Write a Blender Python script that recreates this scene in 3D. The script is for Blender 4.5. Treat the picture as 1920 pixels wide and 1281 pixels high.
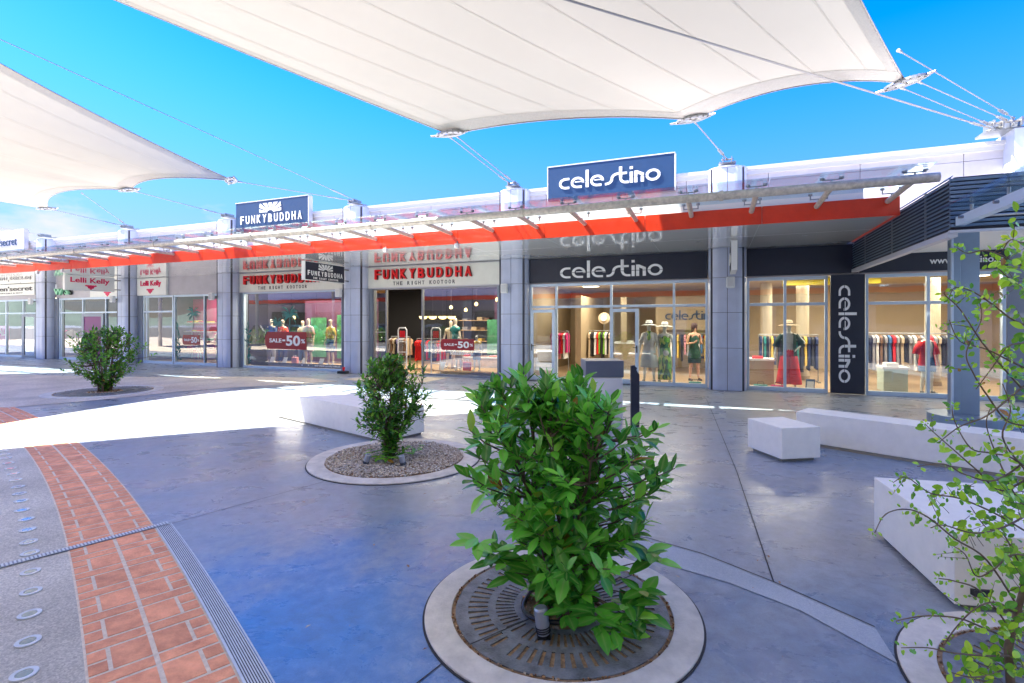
import bpy, math, random
from mathutils import Vector, Matrix
R = math.radians
D = bpy.data
sc = bpy.context.scene
col = sc.collection
for o in list(D.objects): D.objects.remove(o)

# ------------------------------------------------------------------ camera
cam = D.objects.new('camera', D.cameras.new('camera')); col.objects.link(cam)
cam.location = (0, 0, 1.7); cam.rotation_euler = (R(90), 0, 0)
cam.data.sensor_width = 36; cam.data.lens = 17.81; cam.data.shift_y = -35.5/1920
cam.data.clip_start = .05; cam.data.clip_end = 5000
sc.camera = cam
sc.view_settings.view_transform = 'Standard'; sc.view_settings.look = 'None'
sc.view_settings.exposure = 3.36; sc.view_settings.gamma = 1
sc.cycles.max_bounces = 8; sc.cycles.transparent_max_bounces = 16
sc.cycles.use_denoising = True
sc.cycles.sample_clamp_indirect = 6; sc.cycles.caustics_reflective = False; sc.cycles.caustics_refractive = False

# ------------------------------------------------------------------ sky and sun
SUN_AZ = (-.985, .17); SUN_EL = 55
w = D.worlds.new('World'); sc.world = w; w.use_nodes = True
nt = w.node_tree; nt.nodes.clear()
def N(nt, t, **k):
    n = nt.nodes.new(t)
    for a, b in k.items(): setattr(n, a, b)
    return n
out = N(nt, 'ShaderNodeOutputWorld'); bg = N(nt, 'ShaderNodeBackground'); bg.inputs[1].default_value = .070
sky = N(nt, 'ShaderNodeTexSky', sky_type='NISHITA', sun_disc=False)
sky.sun_elevation = R(SUN_EL); sky.sun_rotation = math.atan2(SUN_AZ[0], SUN_AZ[1])
sky.air_density = 1.0; sky.dust_density = .15; sky.ozone_density = 2.2
hs = N(nt, 'ShaderNodeHueSaturation'); hs.inputs['Saturation'].default_value = 1.5; hs.inputs['Value'].default_value = 1.15
hs.inputs['Hue'].default_value = .515
nt.links.new(sky.outputs[0], hs.inputs['Color'])
tint = N(nt, 'ShaderNodeMix', data_type='RGBA', blend_type='MULTIPLY'); tint.inputs[0].default_value = 1; tint.inputs[7].default_value = (.80, .70, .83, 1)
nt.links.new(hs.outputs[0], tint.inputs[6])
tc = N(nt, 'ShaderNodeTexCoord'); sep = N(nt, 'ShaderNodeSeparateXYZ'); nt.links.new(tc.outputs['Generated'], sep.inputs[0])
mp = N(nt, 'ShaderNodeMapping'); mp.inputs['Scale'].default_value = (1, 1, 2.6); mp.inputs['Location'].default_value = (3.1, .4, .2)
nt.links.new(tc.outputs['Generated'], mp.inputs[0])
nz = N(nt, 'ShaderNodeTexNoise'); nz.inputs['Scale'].default_value = 3.4; nz.inputs['Detail'].default_value = 8; nz.inputs['Roughness'].default_value = .58
nt.links.new(mp.outputs[0], nz.inputs['Vector'])
cr = N(nt, 'ShaderNodeMapRange'); cr.inputs[1].default_value = .44; cr.inputs[2].default_value = .56
nt.links.new(nz.outputs[0], cr.inputs[0])
b1 = N(nt, 'ShaderNodeMapRange', interpolation_type='SMOOTHSTEP'); b1.inputs[1].default_value = .235; b1.inputs[2].default_value = .16
nt.links.new(sep.outputs[2], b1.inputs[0])
b2 = N(nt, 'ShaderNodeMapRange', interpolation_type='SMOOTHSTEP'); b2.inputs[1].default_value = -.30; b2.inputs[2].default_value = -.48
nt.links.new(sep.outputs[0], b2.inputs[0])
m1 = N(nt, 'ShaderNodeMath', operation='MULTIPLY'); nt.links.new(cr.outputs[0], m1.inputs[0]); nt.links.new(b1.outputs[0], m1.inputs[1])
m2 = N(nt, 'ShaderNodeMath', operation='MULTIPLY'); nt.links.new(m1.outputs[0], m2.inputs[0]); nt.links.new(b2.outputs[0], m2.inputs[1])
cm = N(nt, 'ShaderNodeMix', data_type='RGBA'); cm.inputs[7].default_value = (1.25, 1.32, 1.42, 1)
nt.links.new(m2.outputs[0], cm.inputs[0]); hz = N(nt, 'ShaderNodeMapRange', interpolation_type='SMOOTHSTEP'); hz.inputs[1].default_value = .0; hz.inputs[2].default_value = .42; hz.inputs[3].default_value = .15; hz.inputs[4].default_value = .78
nt.links.new(sep.outputs[2], hz.inputs[0]); hv = N(nt, 'ShaderNodeVectorMath', operation='SCALE'); nt.links.new(tint.outputs[2], hv.inputs[0]); nt.links.new(hz.outputs[0], hv.inputs['Scale'])
nt.links.new(hv.outputs[0], cm.inputs[6])
nt.links.new(cm.outputs[2], bg.inputs[0]); nt.links.new(bg.outputs[0], out.inputs[0])
sd = Vector((SUN_AZ[0]*math.cos(R(SUN_EL)), SUN_AZ[1]*math.cos(R(SUN_EL)), math.sin(R(SUN_EL)))).normalized()
sun = D.objects.new('sun', D.lights.new('sun', 'SUN')); col.objects.link(sun)
sun.data.energy = 2.95; sun.data.angle = R(.5); sun.data.color = (1, .93, .80)
sun.rotation_euler = (-sd).to_track_quat('-Z', 'Y').to_euler()

# ------------------------------------------------------------------ frames
UX, UY = .9285, -.3714
FO = Vector((.149, 15.17, 0))
FM = Matrix(((UX, -UY, 0, FO.x), (UY, UX, 0, FO.y), (0, 0, 1, 0), (0, 0, 0, 1)))   # facade frame: x along the shops, y into the building
def FW(s, d, z=0): return FM @ Vector((s, -d, z))
I4 = Matrix.Identity(4)
WM = {}

# ------------------------------------------------------------------ materials
def mat(name, rgb, rough=.5, metal=0, var=0., scale=4, bump=0., bscale=60, coat=0, spec=.5, rvar=0., emit=None, es=1):
    m = D.materials.new(name); m.use_nodes = True; t = m.node_tree; p = t.nodes['Principled BSDF']
    p.inputs['Base Color'].default_value = (*rgb, 1); p.inputs['Roughness'].default_value = rough
    p.inputs['Metallic'].default_value = metal; p.inputs['Coat Weight'].default_value = coat; p.inputs['Coat Roughness'].default_value = .06
    p.inputs['Specular IOR Level'].default_value = spec
    c = N(t, 'ShaderNodeTexCoord')
    if var or rvar:
        n = N(t, 'ShaderNodeTexNoise'); n.inputs['Scale'].default_value = scale; n.inputs['Detail'].default_value = 7; n.inputs['Roughness'].default_value = .65
        t.links.new(c.outputs['Object'], n.inputs['Vector'])
    if var:
        x = N(t, 'ShaderNodeMix', data_type='RGBA')
        x.inputs[6].default_value = (*[max(0, v*(1-var)) for v in rgb], 1); x.inputs[7].default_value = (*[min(1, v*(1+var)) for v in rgb], 1)
        r_ = N(t, 'ShaderNodeMapRange'); r_.inputs[1].default_value = .3; r_.inputs[2].default_value = .7
        t.links.new(n.outputs[0], r_.inputs[0]); t.links.new(r_.outputs[0], x.inputs[0]); t.links.new(x.outputs[2], p.inputs['Base Color'])
    if rvar:
        r2 = N(t, 'ShaderNodeMapRange'); r2.inputs[1].default_value = .3; r2.inputs[2].default_value = .7
        r2.inputs[3].default_value = max(.02, rough-rvar); r2.inputs[4].default_value = min(1, rough+rvar)
        t.links.new(n.outputs[0], r2.inputs[0]); t.links.new(r2.outputs[0], p.inputs['Roughness'])
    if bump:
        n2 = N(t, 'ShaderNodeTexNoise'); n2.inputs['Scale'].default_value = bscale; n2.inputs['Detail'].default_value = 4
        t.links.new(c.outputs['Object'], n2.inputs['Vector'])
        b = N(t, 'ShaderNodeBump'); b.inputs['Strength'].default_value = bump; b.inputs['Distance'].default_value = .01
        t.links.new(n2.outputs[0], b.inputs['Height']); t.links.new(b.outputs[0], p.inputs['Normal'])
    if emit:
        p.inputs['Emission Color'].default_value = (*emit, 1); p.inputs['Emission Strength'].default_value = es
    return m
def glass(name, tint, k=1.0, ior=1.5):
    m = D.materials.new(name); m.use_nodes = True; t = m.node_tree; t.nodes.clear()
    o = N(t, 'ShaderNodeOutputMaterial'); a = N(t, 'ShaderNodeBsdfTransparent'); a.inputs[0].default_value = (*tint, 1)
    g = N(t, 'ShaderNodeBsdfGlossy'); g.inputs['Roughness'].default_value = 0.0
    g.inputs[0].default_value = (.95, .97, 1, 1)
    f = N(t, 'ShaderNodeFresnel'); f.inputs[0].default_value = ior
    q = N(t, 'ShaderNodeMath', operation='MULTIPLY'); q.inputs[1].default_value = k; q.use_clamp = True
    n = N(t, 'ShaderNodeTexNoise'); n.inputs['Scale'].default_value = .7; c = N(t, 'ShaderNodeTexCoord'); t.links.new(c.outputs['Object'], n.inputs[0])
    b = N(t, 'ShaderNodeBump'); b.inputs['Strength'].default_value = .10; b.inputs['Distance'].default_value = .02
    t.links.new(n.outputs[0], b.inputs['Height']); t.links.new(b.outputs[0], g.inputs['Normal'])
    x = N(t, 'ShaderNodeMixShader'); t.links.new(f.outputs[0], q.inputs[0]); t.links.new(q.outputs[0], x.inputs[0])
    t.links.new(a.outputs[0], x.inputs[1]); t.links.new(g.outputs[0], x.inputs[2]); t.links.new(x.outputs[0], o.inputs[0])
    return m
def fabric_sail():
    m = D.materials.new('sail_membrane'); m.use_nodes = True; t = m.node_tree; t.nodes.clear()
    o = N(t, 'ShaderNodeOutputMaterial'); d = N(t, 'ShaderNodeBsdfDiffuse'); tr = N(t, 'ShaderNodeBsdfTranslucent'); x = N(t, 'ShaderNodeMixShader')
    n = N(t, 'ShaderNodeTexNoise'); n.inputs['Scale'].default_value = .8; n.inputs['Detail'].default_value = 6
    c = N(t, 'ShaderNodeTexCoord'); t.links.new(c.outputs['Object'], n.inputs[0])
    q = N(t, 'ShaderNodeMix', data_type='RGBA'); q.inputs[6].default_value = (.56, .53, .475, 1); q.inputs[7].default_value = (.60, .57, .515, 1)
    t.links.new(n.outputs[0], q.inputs[0]); t.links.new(q.outputs[2], d.inputs[0]); t.links.new(q.outputs[2], tr.inputs[0])
    x.inputs[0].default_value = .085
    t.links.new(d.outputs[0], x.inputs[1]); t.links.new(tr.outputs[0], x.inputs[2]); t.links.new(x.outputs[0], o.inputs[0])
    return m
def leaf_mat(name, dark, light, odd=(.35, .16, .03), veins=True):
    m = D.materials.new(name); m.use_nodes = True; t = m.node_tree; p = t.nodes['Principled BSDF']; o = t.nodes['Material Output']
    a = N(t, 'ShaderNodeAttribute', attribute_name='rnd')
    r_ = N(t, 'ShaderNodeValToRGB'); e = r_.color_ramp
    e.elements[0].position = 0; e.elements[0].color = (*dark, 1); e.elements[1].position = .93; e.elements[1].color = (*light, 1)
    z = e.elements.new(.985); z.color = (light[0]*1.6, light[1]*1.1, light[2], 1); z = e.elements.new(.993); z.color = (*odd, 1)
    t.links.new(a.outputs['Fac'], r_.inputs[0])
    u = N(t, 'ShaderNodeAttribute', attribute_name='rib')
    x = N(t, 'ShaderNodeMix', data_type='RGBA'); x.inputs[7].default_value = (.32, .5, .12, 1)
    ml = N(t, 'ShaderNodeMath', operation='MULTIPLY'); ml.inputs[1].default_value = .55 if veins else .2
    pw = N(t, 'ShaderNodeMath', operation='POWER'); pw.inputs[1].default_value = 5
    t.links.new(u.outputs['Fac'], pw.inputs[0]); t.links.new(pw.outputs[0], ml.inputs[0])
    t.links.new(ml.outputs[0], x.inputs[0]); t.links.new(r_.outputs[0], x.inputs[6]); t.links.new(x.outputs[2], p.inputs['Base Color'])
    p.inputs['Roughness'].default_value = .27; p.inputs['Specular IOR Level'].default_value = .6
    tr = N(t, 'ShaderNodeBsdfTranslucent'); mx = N(t, 'ShaderNodeMixShader'); mx.inputs[0].default_value = .2
    hb = N(t, 'ShaderNodeHueSaturation'); hb.inputs['Value'].default_value = 1.8; hb.inputs['Hue'].default_value = .48
    t.links.new(x.outputs[2], hb.inputs['Color']); t.links.new(hb.outputs[0], tr.inputs[0])
    t.links.new(p.outputs[0], mx.inputs[1]); t.links.new(tr.outputs[0], mx.inputs[2]); t.links.new(mx.outputs[0], o.inputs[0])
    return m
def floor_mat():
    m = D.materials.new('polished_concrete'); m.use_nodes = True; t = m.node_tree; p = t.nodes['Principled BSDF']
    c = N(t, 'ShaderNodeTexCoord')
    def nz_(s, det, rgh, dist=0, sc3=(1, 1, 1), rot=0):
        mp_ = N(t, 'ShaderNodeMapping'); mp_.inputs['Scale'].default_value = sc3; mp_.inputs['Rotation'].default_value = (0, 0, rot)
        t.links.new(c.outputs['Object'], mp_.inputs[0])
        n = N(t, 'ShaderNodeTexNoise'); n.inputs['Scale'].default_value = s; n.inputs['Detail'].default_value = det; n.inputs['Roughness'].default_value = rgh; n.inputs['Distortion'].default_value = dist
        t.links.new(mp_.outputs[0], n.inputs[0]); return n
    a = nz_(.55, 9, .62, .6); b = nz_(1.7, 9, .68, .5, (1, 1.6, 1), .5); f = nz_(9, 8, .75, .3)
    r1 = N(t, 'ShaderNodeValToRGB'); e = r1.color_ramp
    e.elements[0].position = .34; e.elements[0].color = (.19, .26, .35, 1); e.elements[1].position = .68; e.elements[1].color = (.34, .33, .33, 1)
    z = e.elements.new(.5); z.color = (.28, .31, .36, 1)
    t.links.new(a.outputs[0], r1.inputs[0])
    mr = N(t, 'ShaderNodeMapRange'); mr.inputs[1].default_value = .55; mr.inputs[2].default_value = .95; t.links.new(b.outputs[0], mr.inputs[0])
    x1 = N(t, 'ShaderNodeMix', data_type='RGBA'); x1.inputs[7].default_value = (.40, .44, .50, 1)
    t.links.new(mr.outputs[0], x1.inputs[0]); t.links.new(r1.outputs[0], x1.inputs[6])
    # one broad blue patch, sky light in the shade painted into the concrete colour
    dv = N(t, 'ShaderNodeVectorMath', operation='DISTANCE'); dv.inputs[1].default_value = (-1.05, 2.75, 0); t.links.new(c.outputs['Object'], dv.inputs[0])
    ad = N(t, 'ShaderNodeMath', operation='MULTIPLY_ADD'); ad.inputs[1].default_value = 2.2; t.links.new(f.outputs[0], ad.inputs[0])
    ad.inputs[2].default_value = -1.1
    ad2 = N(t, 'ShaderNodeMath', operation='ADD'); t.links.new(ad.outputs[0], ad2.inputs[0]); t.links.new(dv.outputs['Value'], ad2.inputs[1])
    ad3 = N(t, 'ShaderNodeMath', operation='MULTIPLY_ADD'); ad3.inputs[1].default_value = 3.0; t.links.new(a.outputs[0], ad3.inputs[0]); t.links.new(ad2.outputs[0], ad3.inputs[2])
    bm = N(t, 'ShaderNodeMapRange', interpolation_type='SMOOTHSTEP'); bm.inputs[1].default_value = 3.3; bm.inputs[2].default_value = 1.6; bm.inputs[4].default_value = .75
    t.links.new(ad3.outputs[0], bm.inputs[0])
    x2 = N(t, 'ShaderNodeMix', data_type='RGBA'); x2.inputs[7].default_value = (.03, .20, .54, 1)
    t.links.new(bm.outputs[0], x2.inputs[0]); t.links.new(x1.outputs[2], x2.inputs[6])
    fr = N(t, 'ShaderNodeMapRange'); fr.inputs[1].default_value = .3; fr.inputs[2].default_value = .7; fr.inputs[3].default_value = .72; fr.inputs[4].default_value = 1.24
    gr = nz_(95, 5, .8); ga = N(t, 'ShaderNodeMath', operation='MULTIPLY_ADD'); ga.inputs[1].default_value = .55; t.links.new(gr.outputs[0], ga.inputs[0]); t.links.new(f.outputs[0], ga.inputs[2])
    gb = N(t, 'ShaderNodeMath', operation='SUBTRACT'); gb.inputs[1].default_value = .275; t.links.new(ga.outputs[0], gb.inputs[0]); t.links.new(gb.outputs[0], fr.inputs[0])
    vm = N(t, 'ShaderNodeVectorMath', operation='SCALE'); t.links.new(x2.outputs[2], vm.inputs[0]); t.links.new(fr.outputs[0], vm.inputs['Scale'])
    t.links.new(vm.outputs[0], p.inputs['Base Color'])
    rr = N(t, 'ShaderNodeMapRange'); rr.inputs[1].default_value = .3; rr.inputs[2].default_value = .7; rr.inputs[3].default_value = .20; rr.inputs[4].default_value = .42
    t.links.new(b.outputs[0], rr.inputs[0]); t.links.new(rr.outputs[0], p.inputs['Roughness'])
    bu = N(t, 'ShaderNodeBump'); bu.inputs['Strength'].default_value = .06; bu.inputs['Distance'].default_value = .01
    t.links.new(f.outputs[0], bu.inputs['Height']); t.links.new(bu.outputs[0], p.inputs['Normal'])
    p.inputs['Specular IOR Level'].default_value = .62
    return m
def speckle_mat(name, c1, c2, c3, s=120, rough=.8):
    m = D.materials.new(name); m.use_nodes = True; t = m.node_tree; p = t.nodes['Principled BSDF']
    c = N(t, 'ShaderNodeTexCoord'); v = N(t, 'ShaderNodeTexVoronoi'); v.inputs['Scale'].default_value = s; t.links.new(c.outputs['Object'], v.inputs[0])
    sp = N(t, 'ShaderNodeSeparateColor'); t.links.new(v.outputs['Color'], sp.inputs[0])
    r_ = N(t, 'ShaderNodeValToRGB'); e = r_.color_ramp; e.elements[0].color = (*c1, 1); e.elements[1].color = (*c3, 1); z = e.elements.new(.5); z.color = (*c2, 1)
    t.links.new(sp.outputs[0], r_.inputs[0])
    n = N(t, 'ShaderNodeTexNoise'); n.inputs['Scale'].default_value = 1.1; n.inputs['Detail'].default_value = 8; t.links.new(c.outputs['Object'], n.inputs[0])
    fr = N(t, 'ShaderNodeMapRange'); fr.inputs[1].default_value = .3; fr.inputs[2].default_value = .7; fr.inputs[3].default_value = .78; fr.inputs[4].default_value = 1.15
    t.links.new(n.outputs[0], fr.inputs[0]); vm = N(t, 'ShaderNodeVectorMath', operation='SCALE')
    t.links.new(r_.outputs[0], vm.inputs[0]); t.links.new(fr.outputs[0], vm.inputs['Scale']); t.links.new(vm.outputs[0], p.inputs['Base Color'])
    p.inputs['Roughness'].default_value = rough
    bu = N(t, 'ShaderNodeBump'); bu.inputs['Strength'].default_value = .35; bu.inputs['Distance'].default_value = .004
    t.links.new(v.outputs['Distance'], bu.inputs['Height']); t.links.new(bu.outputs[0], p.inputs['Normal'])
    return m
M = {}
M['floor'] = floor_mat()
M['agg'] = speckle_mat('exposed_aggregate', (.42, .41, .38), (.53, .51, .47), (.70, .67, .61), 110)
M['beige'] = speckle_mat('beige_aggregate', (.52, .43, .33), (.66, .56, .44), (.78, .69, .57), 60)
M['band'] = speckle_mat('light_band', (.35, .40, .47), (.40, .45, .51), (.47, .51, .56), 160, .5)
M['ring'] = mat('ring_concrete', (.70, .65, .58), .75, var=.22, scale=6, bump=.3, bscale=90)
M['brick'] = mat('stamped_brick', (.86, .34, .19), .7, var=.34, scale=7, bump=.5, bscale=70)
t_ = M['brick'].node_tree; at_ = N(t_, 'ShaderNodeAttribute', attribute_name='rnd'); mr_ = N(t_, 'ShaderNodeMapRange'); mr_.inputs[3].default_value = .86; mr_.inputs[4].default_value = 1.12
t_.links.new(at_.outputs['Fac'], mr_.inputs[0]); vs_ = N(t_, 'ShaderNodeVectorMath', operation='SCALE'); src_ = t_.nodes['Principled BSDF'].inputs['Base Color'].links[0].from_socket
t_.links.new(src_, vs_.inputs[0]); t_.links.new(mr_.outputs[0], vs_.inputs['Scale']); t_.links.new(vs_.outputs[0], t_.nodes['Principled BSDF'].inputs['Base Color'])
M['mortar'] = mat('mortar', (.72, .63, .53), .85, var=.2, scale=30, bump=.3)
M['slab'] = mat('white_terrazzo', (.94, .90, .81), .55, var=.05, scale=9, bump=.12, bscale=160)
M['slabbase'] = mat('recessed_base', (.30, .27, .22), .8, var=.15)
M['band2'] = mat('darker_concrete_band', (.30, .31, .32), .35, var=.2, scale=3)
M['joint'] = mat('joint_filler', (.035, .035, .04), .8)
M['iron'] = mat('cast_iron', (.20, .21, .22), .5, .1, var=.55, scale=9, bump=.4, bscale=90, rvar=.15)
M['rust'] = mat('rusty_dirt', (.34, .22, .13), .9, var=.5, scale=22, bump=.8, bscale=60)
M['gravel'] = leaf_mat('x', (0, 0, 0), (0, 0, 0))
def rnd_mat(name, stops, rough=.75):
    m = D.materials.new(name); m.use_nodes = True; t = m.node_tree; p = t.nodes['Principled BSDF']
    a = N(t, 'ShaderNodeAttribute', attribute_name='rnd'); r_ = N(t, 'ShaderNodeValToRGB'); e = r_.color_ramp
    e.elements[0].color = (*stops[0], 1); e.elements[1].color = (*stops[-1], 1)
    for i, s in enumerate(stops[1:-1]): z = e.elements.new((i+1)/(len(stops)-1)); z.color = (*s, 1)
    t.links.new(a.outputs['Fac'], r_.inputs[0]); t.links.new(r_.outputs[0], p.inputs['Base Color']); p.inputs['Roughness'].default_value = rough
    return m
M['gravel'] = rnd_mat('pebbles', [(.42, .33, .24), (.70, .58, .45), (.85, .76, .64), (.52, .43, .36), (.9, .86, .78)])
M['litter'] = rnd_mat('leaf_litter', [(.12, .05, .02), (.35, .16, .05), (.5, .3, .14), (.2, .1, .05), (.6, .5, .4)])
M['clad'] = mat('lilac_metal_panel', (.50, .55, .70), .3, .05, var=.09, scale=1.5, coat=.25)
M['parapet'] = mat('pale_lilac_panel', (.50, .48, .52), .38, .05, var=.10, scale=1.5)
M['core'] = mat('dark_gap', (.05, .05, .07), .7)
M['coping'] = mat('white_coping', (.58, .58, .62), .4, .2)
M['soffit'] = mat('soffit_panel', (.95, .95, .92), .10, .0, var=.03, scale=1.2, coat=1.0, spec=1.0)
M['red'] = mat('red_fascia', (.95, .05, .012), .28, var=.16, scale=2.2, coat=.35)
M['steel'] = mat('weathered_steel', (.62, .56, .46), .45, .2, var=.28, scale=14, bump=.15)
M['bright'] = mat('galvanised', (.30, .31, .32), .38, .7, var=.12, scale=20)
M['drain'] = mat('pale_drain_steel', (.62, .66, .68), .45, .3, var=.1, scale=20)
M['white'] = mat('white_paint', (.80, .80, .78), .4)
M['dark'] = mat('dark_sign_board', (.022, .027, .045), .42, var=.06)
M['navy'] = mat('navy_sign_board', (.008, .04, .11), .38, var=.06)
M['cream'] = mat('pale_sign_board', (.78, .78, .70), .4, .1, var=.04)
M['whiteboard'] = mat('white_sign_board', (.86, .87, .82), .4, var=.03)
M['lettw'] = mat('white_lettering', (.92, .92, .90), .4)
M['lettr'] = mat('red_lettering', (.85, .008, .012), .35)
M['lettk'] = mat('black_lettering', (.02, .02, .022), .4)
M['pink'] = mat('pink_lettering', (.75, .01, .10), .4)
M['salered'] = mat('dark_red_sticker', (.33, .006, .012), .4)
M['frame'] = mat('white_aluminium', (.60, .72, .84), .35, .2, var=.03)
M['greyframe'] = mat('grey_aluminium', (.24, .27, .32), .4, .4)
M['glass'] = glass('shop_glass', (.93, .96, .95), 4.6, 1.5)
M['glassr'] = glass('reflective_shop_glass', (.82, .88, .90), 2.2, 1.6)
M['canglass'] = glass('canopy_glass', (.84, .93, .96), .45, 1.45)
M['purple'] = mat('purple_panel', (.20, .02, .16), .4)
M['louvre'] = mat('blue_grey_slat', (.14, .21, .30), .4, .3, var=.1)
M['post'] = mat('blue_grey_post', (.27, .36, .47), .4, .3, var=.06)
M['sail'] = fabric_sail()
M['hem'] = mat('sail_seam', (.66, .62, .55), .7)
M['cable'] = mat('steel_cable', (.33, .31, .30), .4, .7)
M['leaf1'] = leaf_mat('laurel_leaf', (.02, .16, .015), (.18, .64, .06))
M['leaf2'] = leaf_mat('laurel_leaf_far', (.03, .14, .02), (.17, .46, .05), veins=False)
M['vine'] = leaf_mat('vine_leaf', (.06, .32, .02), (.46, .80, .04), veins=False)
M['bark'] = mat('bark', (.15, .10, .065), .85, var=.4, scale=25, bump=.6)
M['vinebark'] = mat('vine_bark', (.17, .12, .07), .8, var=.3, scale=25)
M['mann'] = mat('mannequin_shell', (.78, .80, .74), .4)
M['mann2'] = mat('mannequin_shell_warm', (.76, .64, .50), .4)
M['skin'] = mat('skin', (.55, .30, .20), .5)
M['hair'] = mat('dark_hair', (.04, .012, .01), .6)
M['wallbeige'] = mat('beige_interior', (.38, .30, .19), .7, var=.05)
M['ceil'] = mat('cream_ceiling', (.55, .47, .33), .6)
M['yellow'] = mat('yellow_band', (.75, .62, .03), .6)
M['wood'] = mat('light_wood', (.48, .31, .16), .5, var=.2, scale=8)
M['woodfloor'] = mat('interior_floor_tile', (.42, .30, .19), .3, var=.1)
M['black'] = mat('black_interior', (.022, .022, .026), .6)
M['plum'] = mat('plum_wall', (.10, .03, .07), .7, var=.2)
M['greenp'] = mat('green_poster', (.05, .22, .09), .6, var=.5, scale=6)
M['grey'] = mat('grey_interior', (.14, .15, .17), .7, var=.1)
M['lamp'] = mat('lamp_glow', (1, .75, .3), .5, emit=(1, .66, .22), es=.55)
M['lampw'] = mat('ceiling_lamp_glow', (1, .9, .7), .5, emit=(1, .88, .66), es=1.6)
M['teal'] = mat('palm_sticker', (.03, .19, .17), .5, var=.3, scale=20)
M['ground'] = mat('distant_hills', (.10, .16, .12), .9, var=.4, scale=.02)
M['rubber'] = mat('black_hose', (.012, .013, .016), .3)
M['lilac2'] = mat('opposite_wall', (.55, .50, .62), .6, var=.05)
FAB = {}
def fab(n, rgb, var=.12):
    if n not in FAB: FAB[n] = mat(n+'_fabric', rgb, .8, var=var, scale=18, bump=.3, bscale=80)
    return FAB[n]
CL = {'red': (.70, .012, .015), 'pink': (.72, .30, .34), 'magenta': (.55, .02, .16), 'black': (.02, .02, .025), 'white': (.75, .75, .72), 'navy': (.02, .035, .11),
      'green': (.16, .38, .04), 'denim': (.05, .14, .30), 'beige': (.55, .43, .28), 'yellow': (.70, .48, .08), 'grey': (.30, .29, .30), 'teal': (.02, .22, .20), 'brown': (.20, .11, .06), 'lilac': (.34, .30, .55)}
for k_, v_ in CL.items(): fab(k_, v_)
def print_fabric():
    m = D.materials.new('leaf_print_fabric'); m.use_nodes = True; t = m.node_tree; p = t.nodes['Principled BSDF']
    c = N(t, 'ShaderNodeTexCoord'); v = N(t, 'ShaderNodeTexVoronoi'); v.inputs['Scale'].default_value = 19
    mp_ = N(t, 'ShaderNodeMapping'); mp_.inputs['Scale'].default_value = (1, 1, .45); mp_.inputs['Rotation'].default_value = (.3, .6, 0)
    t.links.new(c.outputs['Object'], mp_.inputs[0]); t.links.new(mp_.outputs[0], v.inputs[0])
    sp = N(t, 'ShaderNodeSeparateColor'); t.links.new(v.outputs['Color'], sp.inputs[0])
    r_ = N(t, 'ShaderNodeValToRGB'); r_.color_ramp.interpolation = 'CONSTANT'; e = r_.color_ramp
    e.elements[0].color = (.02, .09, .02, 1); e.elements[1].position = .8; e.elements[1].color = (.65, .75, .12, 1)
    for q, k in ((.25, (.12, .42, .03, 1)), (.45, (.35, .62, .04, 1)), (.62, (.03, .16, .05, 1))): z = e.elements.new(q); z.color = k
    t.links.new(sp.outputs[0], r_.inputs[0]); t.links.new(r_.outputs[0], p.inputs['Base Color']); p.inputs['Roughness'].default_value = .8
    return m
M['print'] = print_fabric()

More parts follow.
